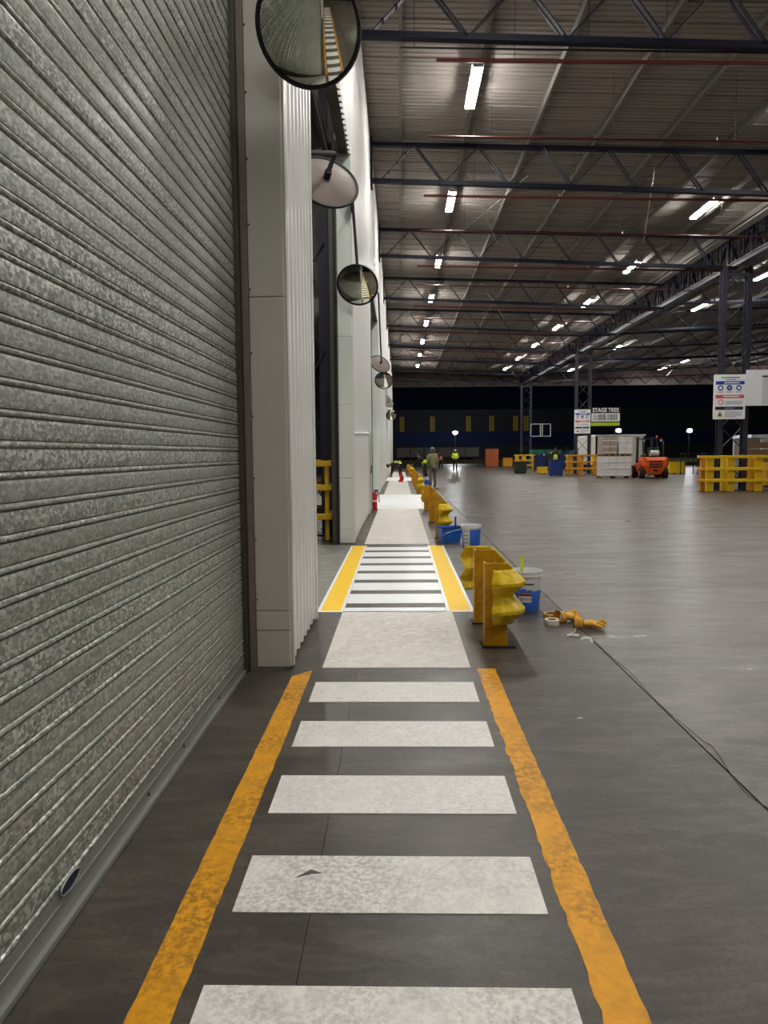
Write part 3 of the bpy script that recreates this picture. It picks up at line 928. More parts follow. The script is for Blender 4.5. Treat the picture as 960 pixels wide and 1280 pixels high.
# whiteboard
wbd = thing('whiteboard', 'white information board beside the safety notice at the right edge', 'board', (12.90, 27.08, 3.17))
wbd.scale = (0.95, 1, 0.93)
MB().box(0, 2.4, 0, 0.05, 0, 1.42).build('panel', 'white', wbd)
MB().box(0.62, 1.30, -0.006, -0.001, 0.05, 1.12).build('sheet', 'bucket_w', wbd)
MB().box(0.60, 1.33, -0.008, -0.001, 1.13, 1.19).build('sheet_rail', 'board_dark', wbd)
MB().box(1.30, 1.36, -0.02, -0.001, 0.0, 1.19).build('divider', 'board_blue', wbd)
MB().box(1.40, 2.3, -0.006, -0.001, 0.05, 1.12).build('sheet', 'board_blue', wbd)
MB().box(0.0, 0.3, 0.05, 0.10, 0.4, 0.5).build('bracket', 'dark_steel', wbd)
# empty sign frame
sf = thing('sign_frame', 'empty pale tubular sign frame on the farthest column', 'frame', (13.0, 71.45, 3.1))
for a, b in (((0, 0, 0), (1.95, 0, 0)), ((0, 0, 1.2), (1.95, 0, 1.2)), ((0, 0, 0), (0, 0, 1.2)), ((1.95, 0, 0), (1.95, 0, 1.2)), ((0.95, 0, 0), (0.95, 0, 1.2)), ((1.15, 0, 0), (1.15, 0, 1.2))):
    MB().beam(a, b, 0.07, 0.07).build('tube', 'housing', sf)

# ------------------------------------------------------------------ convex mirrors
def cap_profile(R, rad, n=10):
    a = math.asin(rad / R)
    return [(max(1e-4, R * math.sin(a * k / n)), R * math.cos(a * k / n) - R * math.cos(a)) for k in range(n + 1)]
def mesh_disc(prof, mat, name, n=40):
    m = MB().lathe(prof, n)
    return m.mesh(name, mat, True)
RM = 0.325
me_face = mesh_disc(cap_profile(0.62, RM - 0.012, 14), 'mirror', 'mirror_face', 48)
me_back = mesh_disc([(r, -0.55 * z) for r, z in cap_profile(0.62, RM - 0.005, 6)][::-1], 'mirror_back', 'back_shell')
me_rim = mesh_disc([(RM - 0.016, -0.012), (RM + 0.004, -0.014), (RM + 0.008, 0.0), (RM + 0.002, 0.014), (RM - 0.016, 0.010), (RM - 0.016, -0.012)], 'rim', 'rim')
me_boss = MB().cyl((0, 0, -0.13), (0, 0, -0.035), 0.035, n=10).mesh('boss', 'rim')
def mirror(loc, normal, label, arm, mid=None, plate_y=0.06):
    t = thing('convex_mirror', label, 'mirror', loc, group='convex safety mirrors along the wall')
    q = Vector(normal).normalized().to_track_quat('Z', 'Y')
    for nm, me in (('mirror_face', me_face), ('back_shell', me_back), ('rim', me_rim), ('boss', me_boss)):
        o = put(nm, me, t)
        o.rotation_mode = 'QUATERNION'
        o.rotation_quaternion = q
    b = q @ Vector((0, 0, -0.11))
    a = Vector(arm) - Vector(loc)
    m = Vector((b.x, b.y, a.z)) if mid is None else Vector(mid) - Vector(loc)
    MB().tube([b, m, a], 0.024, 8).build('bracket_arm', 'rim', t)
    MB().box(a.x - 0.015, a.x + 0.01, a.y - plate_y, a.y + plate_y, a.z - 0.1, a.z + 0.1).build('wall_plate', 'rim', t)
    return t
mirror((-0.54, 4.52, 4.07), (-0.17, -0.80, -0.60), 'large nearest round convex mirror at the top of the picture', (-0.76, 4.95, 4.5))
mirror((-0.70, 7.05, 4.10), (-0.33, 0.80, -0.48), 'convex mirror seen from behind at the end of the first white pier', (-0.795, 6.43, 4.12), (-0.60, 6.95, 4.32))
mirror((-0.65, 11.38, 4.13), (-0.12, -0.82, -0.56), 'convex mirror hanging from a dark bar beyond the open doorway', (-0.74, 11.7, 5.45), (-0.72, 11.55, 5.45))
mirror((-0.59, 21.9, 4.21), (-0.42, 0.72, -0.55), 'convex mirror seen from behind, hanging above the second doorway', (-0.76, 21.7, 6.3), (-0.62, 21.75, 6.3))
mirror((-0.57, 25.9, 4.12), (-0.06, -0.87, -0.48), 'small bright convex mirror facing the camera below the hanging one', (-0.76, 26.3, 4.5))
mirror((-0.64, 39.3, 4.29), (-0.40, 0.70, -0.5), 'small dark-backed convex mirror at the third doorway', (-0.80, 38.52, 4.6))
mirror((-0.53, 44.5, 3.86), (0.10, -0.90, -0.30), 'farthest small convex mirror low beside the third doorway', (-0.76, 45.05, 4.2))

# ------------------------------------------------------------------ fire extinguisher
fx = thing('fire_extinguisher', 'red fire extinguisher standing at the end of the second wall section', 'extinguisher', (-0.68, 19.0, 0))
MB().lathe([(1e-4, 0), (0.06, 0), (0.065, 0.02), (0.065, 0.40), (0.05, 0.45), (0.025, 0.48), (0.025, 0.50), (1e-4, 0.50)], 16).build('cylinder', 'red', fx, smooth=True)
MB().box(-0.02, 0.10, -0.012, 0.012, 0.50, 0.54).build('valve_lever', 'black', fx)
MB().tube([(0.02, 0, 0.5), (0.11, 0, 0.46), (0.115, 0, 0.2)], 0.012).build('hose', 'black', fx)
MB().lathe([(0.0662, 0.22), (0.0662, 0.26)], 16).build('label_band', 'label_w', fx)

# ------------------------------------------------------------------ W-beam guard rails
def w_section(n=18):
    """(outward offset, height) of a double-hump rail"""
    pts = []
    for i in range(n + 1):
        z = 0.20 + 0.42 * i / n
        u = i / n
        d = 0.045 - 0.045 * math.cos(4 * PI * u)
        pts.append((d, z))
    return pts
def guard_rail(x, y0, y1, posts, label, ends=(True, True)):
    t = thing('guard_rail', label, 'barrier', (x, y0, 0), group='yellow guard rails beside the walkway')
    L = y1 - y0
    R = 0.10
    path = []       # (px, py, nx, ny) with outward normal
    xo = 0.22       # rail plane
    if ends[0]:
        path += [(0.05, -R - 0.01, -0.25, -0.97), (0.12, -R - 0.02, 0, -1)]
        for k in range(0, 7):
            a = -PI / 2 + PI / 2 * k / 6
            path.append((xo - R + R * math.cos(a), R * math.sin(a), math.cos(a), math.sin(a)))
    else:
        path.append((xo, 0, 1, 0))
    path.append((xo, L * 0.5, 1, 0))
    if ends[1]:
        for k in range(0, 7):
            a = PI / 2 * k / 6
            path.append((xo - R + R * math.cos(a), L + R * math.sin(a), math.cos(a), math.sin(a)))
        path += [(0.02, L + R, 0, 1), (-0.04, L + R - 0.02, -0.4, 0.9)]
    else:
        path.append((xo, L, 1, 0))
    sec = w_section()
    m = MB(); vs = []; fs = []
    ns = len(sec)
    for px, py, nx, ny in path:
        for d, z in sec:
            vs.append((px + nx * d, py + ny * d, z))
    for i in range(len(path) - 1):
        for j in range(ns - 1):
            fs.append((i * ns + j, (i + 1) * ns + j, (i + 1) * ns + j + 1, i * ns + j + 1))
    m.add(vs, fs)
    o = m.build('beam', 'rail', t, smooth=True)
    so = o.modifiers.new('thick', 'SOLIDIFY'); so.thickness = 0.008
    for yy in posts:
        py = yy - y0
        # channel post: flat flange towards the camera
        p = MB()
        p.box(0.0, 0.175, py, py + 0.012, 0, 0.655)
        p.box(0.0, 0.012, py + 0.012, py + 0.11, 0, 0.655)
        p.box(0.163, 0.175, py + 0.012, py + 0.11, 0, 0.655)
        p.build('post', 'post_y', t, bevel=0.003)
        MB().box(-0.02, 0.24, py - 0.03, py + 0.16, 0, 0.012).build('foot_plate', 'dark_steel', t)
        MB().box(0.175, xo + 0.005, py + 0.02, py + 0.09, 0.28, 0.54).build('spacer', 'post_y', t)
        sp = MB().box(0.06, 0.21, py - 0.004, py, 0.1, 0.2)
    return t
guard_rail(0.645, 5.42, 6.62, (5.42, 6.19), 'short yellow guard rail nearest the camera')
guard_rail(0.62, 12.5, 18.9, (12.5, 15.3, 18.6), 'yellow guard rail behind the blue tub')
guard_rail(0.60, 26.4, 38.0, (26.6, 30.2, 33.8, 37.4), 'yellow guard rail past the bright white panel')
guard_rail(0.60, 45.4, 57.0, (45.6, 50.2, 56.0), 'farthest yellow guard rail beside the walkway')

# ------------------------------------------------------------------ paint buckets and tools
def bucket(name, label, loc, rz=0.0, hgt=0.38, r0=0.125, r1=0.155, split=0.52, full=True):
    t = thing(name, label, 'bucket', loc, rz)
    rr = lambda z: r0 + (r1 - r0) * z / hgt
    MB().lathe([(1e-4, 0), (r0 - 0.004, 0), (r0, 0.006), (rr(split * hgt), split * hgt)], 28).build('lower_wall', 'bucket_b', t, smooth=True, label='blue printed lower wall')
    MB().lathe([(rr(split * hgt), split * hgt), (rr(0.86 * hgt), 0.86 * hgt), (rr(0.86 * hgt) + 0.008, 0.865 * hgt), (rr(0.9 * hgt) + 0.008, 0.90 * hgt),
                (r1 + 0.002, 0.905 * hgt), (r1 + 0.004, hgt), (r1 - 0.004, hgt), (r1 - 0.010, 0.86 * hgt), (rr(0.3 * hgt) - 0.008, 0.3 * hgt)], 28).build('upper_wall', 'bucket_w', t, smooth=True)
    MB().lathe([(1e-4, 0.74 * hgt), (rr(0.74 * hgt) - 0.004, 0.74 * hgt)], 28).build('paint', 'paint_pale', t)
    hp = []
    for k in range(13):
        a = PI * k / 12
        hp.append(((r1 + 0.006) * math.cos(a), -0.02 - 0.10 * math.sin(a), 0.9 * hgt - 0.09 * math.sin(a) * 1.0))
    MB().tube(hp, 0.003, 6).build('handle', 'rod', t)
    return t, rr
b1, rr = bucket('paint_bucket', 'white and blue paint bucket with lime handle behind the nearest rail', (1.20, 6.78, 0))
def wrap_patch(t, rr, z0, z1, a0, a1, mat, name, off):
    m = MB(); vs = []; fs = []
    N = 8
    for i in range(N + 1):
        a = a0 + (a1 - a0) * i / N
        for z in (z0, z1):
            r = rr(z) + off
            vs.append((r * math.cos(a), r * math.sin(a), z))
    for i in range(N):
        fs.append((2 * i, 2 * i + 2, 2 * i + 3, 2 * i + 1))
    return m.add(vs, fs).build(name, mat, t)
d2 = math.radians
wrap_patch(b1, rr, 0.09, 0.15, d2(-128), d2(-78), 'label_w', 'label_panel', 0.0018)
wrap_patch(b1, rr, 0.15, 0.165, d2(-128), d2(-78), 'label_k', 'label_band', 0.0018)
wrap_patch(b1, rr, 0.165, 0.178, d2(-128), d2(-78), 'label_r', 'label_band', 0.0018)
for i in range(4):
    wrap_patch(b1, rr, 0.105, 0.135, d2(-122 + 11 * i), d2(-115 + 11 * i), 'sign_grey', 'label_text', 0.0026)
wrap_patch(b1, rr, 0.258, 0.270, d2(-135), d2(-70), 'label_k', 'label_text', 0.0022)
bl = MB(); 
for i in range(3):
    wrap_patch(b1, rr, 0.197, 0.197 + 0.012 * (3 - i), d2(-140 + 22 * i), d2(-120 + 22 * i), 'bucket_b', 'print_splash', 0.0012)
rl = thing('paint_roller', 'lime handled roller standing in the near paint bucket', 'roller', (1.20, 6.80, 0.285))
MB().cyl((-0.03, 0.0, 0.06), (-0.035, 0.02, 0.225), 0.016, 0.014, 12).build('handle', 'lime', rl, smooth=True)
MB().tube([(-0.03, 0, 0.06), (-0.02, -0.01, 0.0), (0.06, -0.01, 0.0)], 0.004).build('wire', 'rod', rl)
MB().cyl((-0.05, -0.01, 0.015), (0.07, -0.01, 0.015), 0.02, n=12).build('sleeve', 'paint_pale', rl, smooth=True)

b2, rr2 = bucket('paint_bucket', 'blue and white paint bucket beside the blue tub', (1.13, 11.35, 0), 0.4, 0.36, 0.135, 0.16, 0.8)
wrap_patch(b2, rr2, 0.03, 0.33, d2(-175), d2(-128), 'label_w', 'label_panel', 0.002)
for i in range(4):
    wrap_patch(b2, rr2, 0.07 + 0.06 * i, 0.09 + 0.06 * i, d2(-168), d2(-134), 'sign_grey', 'label_text', 0.003)
b3, _ = bucket('paint_bucket', 'pale blue bucket at the feet of the standing person in olive', (1.32, 34.6, 0), 1.0, 0.36, 0.135, 0.16, 0.6)
# blue tub
tb = thing('paint_tub', 'blue rectangular paint tub beside the second guard rail', 'tub', (0.83, 12.0, 0), 0.25)
def tub_mesh():
    m = MB()
    h = 0.26
    a0, b0, a1, b1_ = 0.15, 0.11, 0.185, 0.145
    t = 0.008
    o0 = [(-a0, -b0, 0), (a0, -b0, 0), (a0, b0, 0), (-a0, b0, 0)]
    o1 = [(-a1, -b1_, h), (a1, -b1_, h), (a1, b1_, h), (-a1, b1_, h)]
    i1 = [(-a1 + t, -b1_ + t, h), (a1 - t, -b1_ + t, h), (a1 - t, b1_ - t, h), (-a1 + t, b1_ - t, h)]
    i0 = [(-a0 + t, -b0 + t, t), (a0 - t, -b0 + t, t), (a0 - t, b0 - t, t), (-a0 + t, b0 - t, t)]
    fs = [(3, 2, 1, 0)]
    for i in range(4):
        j = (i + 1) % 4
        fs += [(i, j, 4 + j, 4 + i), (4 + i, 4 + j, 8 + j, 8 + i), (8 + i, 8 + j, 12 + j, 12 + i)]
    fs.append((12, 13, 14, 15))
    return m.add(o0 + o1 + i1 + i0, fs)
tub_mesh().build('tub', 'tub_b', tb, bevel=0.006)
for s in (-1, 1):
    MB().beam((-0.195, s * 0.15, 0.258), (0.195, s * 0.15, 0.258), 0.014, 0.016).build('rim_bar', 'bin_blue', tb)
    MB().beam((s * 0.19, -0.15, 0.258), (s * 0.19, 0.15, 0.258), 0.014, 0.016).build('rim_bar', 'bin_blue', tb)
MB().tube([(-0.17, -0.138, 0.13), (-0.12, -0.152, 0.16), (-0.02, -0.15, 0.19), (0.15, -0.155, 0.235)], 0.005, 6).build('handle', 'rod', tb)
MB().cyl((0.12, 0.05, 0.1), (0.14, 0.10, 0.42), 0.016, n=8).build('brush_handle', 'bin_blue', tb)

# tape rolls, gloves, scraps
def tape_roll(label, loc, mat, ro=0.062, ri=0.042, h=0.05):
    t = thing('tape_roll', label, 'tape', loc)
    MB().lathe([(ri, 0), (ro, 0), (ro + 0.001, 0.003), (ro + 0.001, h - 0.003), (ro, h), (ri, h), (ri, 0)], 28).build('tape', mat, t, smooth=True)
    MB().lathe([(ri - 0.004, 0.001), (ri, 0.001), (ri, h - 0.001), (ri - 0.004, h - 0.001), (ri - 0.004, 0.001)], 28).build('core', 'card', t, smooth=True)
    return t
tape_roll('white roll of masking tape lying beside the gloves', (1.315, 6.14, 0), 'tape_w')
tape_roll('yellow roll of tape lying behind the white tape', (1.38, 6.46, 0), 'tape_y', 0.075, 0.055, 0.03)
def glove(label, loc, rz, flip):
    t = thing('work_glove', label, 'glove', loc, rz)
    t.scale = (1.35, 1.2, 1.7)
    me = bpy.data.meshes.new('glove_shell')
    pts = [((0, 0, 0.018), 0.035, 0.016), ((0, 0.05, 0.022), 0.042, 0.02), ((0, 0.09, 0.022), 0.036, 0.018)]
    V = [p[0] for p in pts]; RR = [(p[1], p[2]) for p in pts]; E_ = [(0, 1), (1, 2)]
    for i, (dx, ln, z) in enumerate(((-0.034, 0.055, 0.03), (-0.012, 0.07, 0.04), (0.012, 0.066, 0.028), (0.034, 0.05, 0.018))):
        a = len(V)
        V += [(dx, 0.10, 0.020), (dx * 1.25, 0.10 + ln * 0.55, z), (dx * 1.35, 0.10 + ln, z * 0.6)]
        RR += [(0.012, 0.012), (0.011, 0.011), (0.009, 0.009)]
        E_ += [(2, a), (a, a + 1), (a + 1, a + 2)]
    a = len(V)
    V += [(0.05 * flip, 0.035, 0.02), (0.078 * flip, 0.075, 0.022)]; RR += [(0.014, 0.014), (0.011, 0.011)]; E_ += [(1, a), (a, a + 1)]
    skin_mesh(V, E_, RR, 'glove_shell', 'glove', t)
    MB().lathe([(0.030, -0.03), (0.034, 0.0), (0.040, 0.03), (0.037, 0.03), (0.030, 0.0), (0.030, -0.03)], 16).build('cuff', 'glove', t, (0, -0.02, 0.02), rot=(PI / 2, 0, 0), smooth=True)
    MB().lathe([(0.0412, 0.026), (0.0412, 0.032)], 16).build('cuff_hem', 'cuff', t, (0, -0.02, 0.02), rot=(PI / 2, 0, 0))
    return t
def skin_mesh(V, E_, RR, name, mat, parent, sub=1, root=0, loc=(0, 0, 0)):
    me = bpy.data.meshes.new('tmp')
    me.from_pydata(V, E_, [])
    o = bpy.data.objects.new('tmp', me)
    COL.objects.link(o)
    sk = o.modifiers.new('skin', 'SKIN')
    sk.use_smooth_shade = True
    if not me.skin_vertices:
        bm = bmesh.new(); bm.from_mesh(me)
        bm.verts.layers.skin.verify()
        bm.to_mesh(me); bm.free()
    for i, r in enumerate(RR):
        sv = me.skin_vertices[0].data[i]
        sv.radius = r
        sv.use_root = (i == root)
    ss = o.modifiers.new('sub', 'SUBSURF'); ss.levels = sub; ss.render_levels = sub
    dg = bpy.context.evaluated_depsgraph_get()
    out = bpy.data.meshes.new_from_object(o.evaluated_get(dg))
    bpy.data.objects.remove(o)
    out.materials.clear(); out.materials.append(MAT[mat])
    for p in out.polygons: p.use_smooth = True
    out.name = name
    return put(name, out, parent, loc)
glove('yellow leather work glove with open cuff lying beside the tape', (1.43, 6.24, 0.012), -1.0, 1)
glove('yellow work glove lying in front of the other one', (1.55, 6.05, 0.0), -1.9, -1)
def scrap(label, pts, loc, wd=0.022):
    t = thing('tape_scrap', label, 'scrap', loc)
    m = MB(); vs = []; fs = []
    for i, (x, y_, z) in enumerate(pts):
        vs += [(x, y_, z), (x + wd * 0.3, y_ + wd * 0.6, z + wd * 0.7)]
    for i in range(len(pts) - 1):
        fs.append((2 * i, 2 * i + 2, 2 * i + 3, 2 * i + 1))
    o = m.add(vs, fs).build('strip', 'paper', t)
    o.modifiers.new('thick', 'SOLIDIFY').thickness = 0.002
    return t
scrap('crumpled white tape scrap near the gloves', [(-0.06, -0.02, 0.002), (-0.02, -0.03, 0.012), (0.02, 0.02, 0.03), (0.03, 0.05, 0.04), (0.0, 0.01, 0.015), (-0.03, 0.0, 0.002), (0.04, -0.02, 0.002)], (1.41, 5.76, 0))
scrap('curled white tape scrap lying on the floor joint', [(-0.03, 0.03, 0.002), (0.0, 0.02, 0.015), (0.03, -0.02, 0.02), (0.04, -0.06, 0.002), (0.02, -0.04, 0.006)], (1.47, 5.60, 0))
scrap('tiny white scrap lying right of the yellow line', [(-0.012, 0, 0.001), (0.0, 0.004, 0.006), (0.02, 0.008, 0.002)], (1.00, 3.92, 0), 0.008)
# string lying along the joint
sl = MB()
pts = []
for k in range(60):
    yy = 2.2 + 3.5 * k / 59
    pts.append((1.545 + 0.035 * math.sin(k * 0.33) * (1 if k < 24 else 0.35) + (0.10 * max(0, (14 - k) / 14)), yy, 0.004))
so = sl.tube(pts, 0.0017, 5).build('string', 'black', None)
tag(so, 'thin dark string lying along the floor joint', 'string')

# ------------------------------------------------------------------ people
def person(label, loc, rz, joints=None, top='hiviz', legs='navy_cloth', boots='boot', hat=None, vest=None, sc=1.0, arms_mat=None):
    J = dict(pel=(0, 0, .95), spi=(0, 0, 1.12), che=(0, 0.0, 1.33), nck=(0, 0.0, 1.49), hd0=(0, .015, 1.57), hd1=(0, .02, 1.66), hd2=(0, .015, 1.72))
    for s, k in ((-1, 'l'), (1, 'r')):
        J['sh' + k] = (s * .18, 0, 1.42); J['el' + k] = (s * .25, -.03, 1.13); J['wr' + k] = (s * .25, .06, .90)
        J['hi' + k] = (s * .095, 0, .90); J['kn' + k] = (s * .11, .03, .50); J['an' + k] = (s * .115, -.02, .09); J['to' + k] = (s * .13, .15, .035)
    if joints: J.update(joints)
    t = thing('person', label, 'person', loc, rz)
    t.scale = (sc, sc, sc)
    def chain(names, radii, extra=()):
        V = [J[n] for n in names]
        return V
    def build(name, edges, rad, mat, root, sub=1, extra=None):
        ids = list(rad.keys())
        V = [tuple(J[i]) for i in ids]; E_ = [(ids.index(a), ids.index(b)) for a, b in edges]
        RR = [r if isinstance(r, tuple) else (r, r) for r in rad.values()]
        if extra:
            for (src, pts, rs_) in extra:
                prev = ids.index(src)
                for p_, r_ in zip(pts, rs_):
                    V.append(tuple(p_)); RR.append((r_, r_)); E_.append((prev, len(V) - 1)); prev = len(V) - 1
        return skin_mesh(V, E_, RR, name, mat, t, sub, ids.index(root))
    E_all = [('pel', 'spi'), ('spi', 'che'), ('che', 'nck'), ('nck', 'hd0'), ('hd0', 'hd1'), ('hd1', 'hd2')]
    for k in 'lr':
        E_all += [('che', 'sh' + k), ('sh' + k, 'el' + k), ('el' + k, 'wr' + k), ('pel', 'hi' + k), ('hi' + k, 'kn' + k), ('kn' + k, 'an' + k), ('an' + k, 'to' + k)]
    rad = dict(pel=(.105, .08), spi=(.10, .075), che=(.11, .08), nck=.052, hd0=(.075, .08), hd1=(.082, .095), hd2=(.06, .07))
    for k in 'lr':
        rad.update({'sh' + k: .05, 'el' + k: .04, 'wr' + k: .03, 'hi' + k: .075, 'kn' + k: .052, 'an' + k: .04, 'to' + k: .03})
    # hands: palm and five fingers, nose and ears
    extra = []
    hv = {}
    for s, k in ((-1, 'l'), (1, 'r')):
        wr, el = Vector(J['wr' + k]), Vector(J['el' + k])
        d = (wr - el).normalized()
        side = d.cross(Vector((s, 0.2, 0))).normalized()
        if side.y < 0: side = -side
        inw = d.cross(side).normalized()
        if inw.x * s > 0: inw = -inw
        palm = wr + d * 0.075
        J['pa' + k] = tuple(palm); rad['pa' + k] = .03
        E_all.append(('wr' + k, 'pa' + k))
        for i, ln in enumerate((0.075, 0.085, 0.08, 0.062)):
            b0 = palm + side * (0.03 - 0.02 * i) + d * 0.025
            extra.append(('pa' + k, [b0, b0 + d * ln * .5 + inw * .008, b0 + d * ln * .9 + inw * .03], [.0095, .009, .008]))
        b0 = palm + side * 0.035 - d * 0.02
        extra.append(('pa' + k, [b0, b0 + side * .02 + d * .035 + inw * .02], [.011, .009]))
    hd = Vector(J['hd1']); h0 = Vector(J['hd0']); upd = (Vector(J['hd2']) - h0).normalized()
    fwd = upd.cross(Vector((1, 0, 0))).normalized() * -1.0
    if fwd.y < 0 and not joints: fwd = -fwd
    extra.append(('hd0', [h0 + fwd * .085 + upd * .035, h0 + fwd * .108 + upd * .02], [.018, .014]))
    for s in (-1, 1):
        extra.append(('hd0', [h0 + Vector((s * .082, 0, 0)) + upd * .03], [.018]))
    build('body', E_all, rad, 'skin', 'pel', 1, extra)
    for s in (-1, 1):
        e = h0 + fwd * .092 + upd * .055 + Vector((s * .032, 0, 0))
        MB().sphere(e, .011, 8, 6).build('eye', 'eye', t)
    mth = h0 + fwd * .088 - upd * .02
    MB().beam(mth - Vector((.022, 0, 0)), mth + Vector((.022, 0, 0)), .008, .008).build('mouth', 'cuff', t)
    # clothes
    J['col'] = tuple(Vector(J['che']).lerp(Vector(J['nck']), 0.72))
    E1 = [('pel', 'spi'), ('spi', 'che'), ('che', 'col'), ('che', 'shl'), ('che', 'shr'), ('shl', 'ell'), ('shr', 'elr'), ('ell', 'wrl'), ('elr', 'wrr')]
    r1 = dict(pel=(.16, .125), spi=(.155, .125), che=(.175, .14), col=(.085, .08), shl=.09, shr=.09, ell=.062, elr=.062, wrl=.045, wrr=.045)
    build('jacket', E1, r1, arms_mat or top, 'spi')
    E2 = [('pel', 'hil'), ('pel', 'hir'), ('hil', 'knl'), ('hir', 'knr'), ('knl', 'anl'), ('knr', 'anr')]
    r2_ = dict(pel=(.145, .12), hil=.108, hir=.108, knl=.08, knr=.08, anl=.062, anr=.062)
    build('trousers', E2, r2_, legs, 'pel')
    for k in 'lr':
        E3 = [('an' + k, 'to' + k)]
        an = J['an' + k]
        build('boot', E3, {'an' + k: .062, 'to' + k: (.05, .036)}, boots, 'an' + k)
    if vest:
        build('vest', [('pel', 'spi'), ('spi', 'che')], dict(pel=(.175, .14), spi=(.175, .145), che=(.20, .155)), vest, 'spi')
        a, b = Vector(J['spi']), Vector(J['pel'])
        c = a.lerp(b, 0.2); d = (b - a).normalized() * 0.025
        MB().cyl(c - d, c + d, 0.168, n=14).build('reflective_band', 'reflect', t, smooth=True)
    if hat:
        c = (Vector(J['hd1']) + upd * 0.015)
        m = MB().sphere((0, 0, 0), 1.0, 14, 8)
        m.v = [(x * .098, y_ * .112, max(z, -0.1) * .10) for x, y_, z in m.v]
        o = m.build('hat' if hat != 'hair' else 'hair', hat, t, loc=tuple(c), smooth=True)
        o.rotation_mode = 'QUATERNION'
        o.rotation_quaternion = upd.to_track_quat('Z', 'Y')
        if hat != 'hair':
            bmx = c + fwd * .11
            pk = MB().box(-.06, .06, -.045, .045, -.006, .006).build('cap_peak', hat, t, loc=tuple(bmx))
    return t
# standing person in olive
person('person in olive jacket and grey cap standing beside the guard rail', (1.44, 31.5, 0), 0.5, top='olive_cloth', legs='taupe_cloth', hat='cap_grey',
       joints=dict(hdx=(0, 0, 0), ell=(-.27, .02, 1.14), wrl=(-.20, .16, 1.0), anr=(.16, .05, .09), tor=(.18, .2, .035), knr=(.13, .07, .5)))
BEND = dict(pel=(0, 0, .90), spi=(0, .17, .99), che=(0, .38, .99), nck=(0, .52, .93), hd0=(0, .60, .89), hd1=(0, .68, .86), hd2=(0, .73, .84),
            shl=(-.18, .44, .95), shr=(.18, .44, .95), ell=(-.21, .47, .66), elr=(.21, .45, .66), wrl=(-.16, .52, .40), wrr=(.16, .50, .38),
            hil=(-.095, 0, .86), hir=(.095, 0, .86), knl=(-.12, .08, .48), knr=(.12, .02, .48), anl=(-.13, .0, .09), anr=(.13, -.14, .09), tol=(-.14, .17, .035), tor=(.15, .03, .035))
person('bending person in yellow hi-viz and dark trousers by the wall', (0.05, 38.2, 0), PI / 2 + 0.15, joints=BEND, top='black_cloth', legs='black_cloth', hat='hair', vest='hiviz', boots='boot')
LEAN = dict(BEND)
LEAN.update(dict(spi=(0, .10, 1.06), che=(0, .26, 1.20), nck=(0, .37, 1.29), hd0=(0, .43, 1.34), hd1=(0, .49, 1.40), hd2=(0, .52, 1.44), shl=(-.18, .30, 1.22), shr=(.18, .30, 1.22),
                 ell=(-.22, .48, 1.02), elr=(.22, .48, 1.02), wrl=(-.14, .66, .90), wrr=(.14, .66, .88)))
person('person in black leaning over the guard rail with yellow hi-viz at the waist', (1.42, 40.0, 0), PI / 2 - 0.1, joints=LEAN, top='black_cloth', legs='navy_cloth', hat='hair', vest=None)
vw = MB().cyl((0, -0.02, 0.80), (0, 0.10, 1.10), 0.17, 0.165, 14)
pp = bpy.data.objects['person.002']
vw.build('vest_hem', 'hiviz', pp, smooth=True)
person('distant person in orange hi-viz vest and dark trousers', (3.72, 65.3, 0), PI, top='navy_cloth', hat='hair', vest='hiviz_o', sc=0.93)
person('distant person in yellow hi-viz jacket facing the camera', (4.56, 59.2, 0), PI + 0.2, top='hiviz', hat='bucket_w', vest='hiviz', joints=dict(wrl=(-.14, .24, 1.08), wrr=(.16, .24, 1.06), ell=(-.27, .02, 1.14), elr=(.27, .02, 1.14)))
person('person in yellow hi-viz vest standing behind the blue bin', (10.1, 46.6, 0), PI * 0.9, top='black_cloth', hat='hair', vest='hiviz', sc=1.03)

# ------------------------------------------------------------------ traffic cone
cn = thing('traffic_cone', 'small red cone on the walkway beside the bending person', 'cone', (0.05, 37.4, 0))
MB().box(-0.13, 0.13, -0.13, 0.13, 0, 0.03).build('base', 'red', cn)
MB().lathe([(0.10, 0.03), (0.075, 0.2), (0.045, 0.40), (0.03, 0.50), (1e-4, 0.50)], 14).build('cone', 'red', cn, smooth=True)

# ------------------------------------------------------------------ forklift seen from behind
fk = thing('forklift', 'orange forklift truck seen from behind beside the wrapped pallets', 'forklift', (14.2, 40.0, 0), -0.08)
# counterweight: stepped, tapering towards the bottom
def loft(prof_list, mat, name, parent, bevel=0.0, smooth=False):
    vs = []; fs = []
    n = len(prof_list[0])
    for pr in prof_list: vs += pr
    for k in range(len(prof_list) - 1):
        for i in range(n):
            j = (i + 1) % n
            fs.append((k * n + i, k * n + j, (k + 1) * n + j, (k + 1) * n + i))
    fs += [tuple(range(n - 1, -1, -1)), tuple(range((len(prof_list) - 1) * n, len(prof_list) * n))]
    return MB().add(vs, fs).build(name, mat, parent, bevel=bevel, smooth=smooth)
def cw(z, wx, y0, ch):
    return [(-wx + ch, y0, z), (wx - ch, y0, z), (wx, y0 + ch, z), (wx, 0.75, z), (-wx, 0.75, z), (-wx, y0 + ch, z)]
cwo = loft([cw(0.22, .38, .10, .05), cw(0.45, .50, .0, .08), cw(0.72, .72, -.06, .14), cw(1.02, .76, -.05, .16), cw(1.18, .68, .02, .16)], 'orange', 'counterweight', fk, 0.02)
for z in (0.66, 0.80, 0.94):
    MB().box(-0.36, 0.36, -0.085, -0.03, z - 0.035, z + 0.035).build('vent_slot', 'black', cwo)
MB().box(-0.13, 0.13, -0.02, 0.05, 0.40, 0.50).build('tow_pin', 'black', cwo)
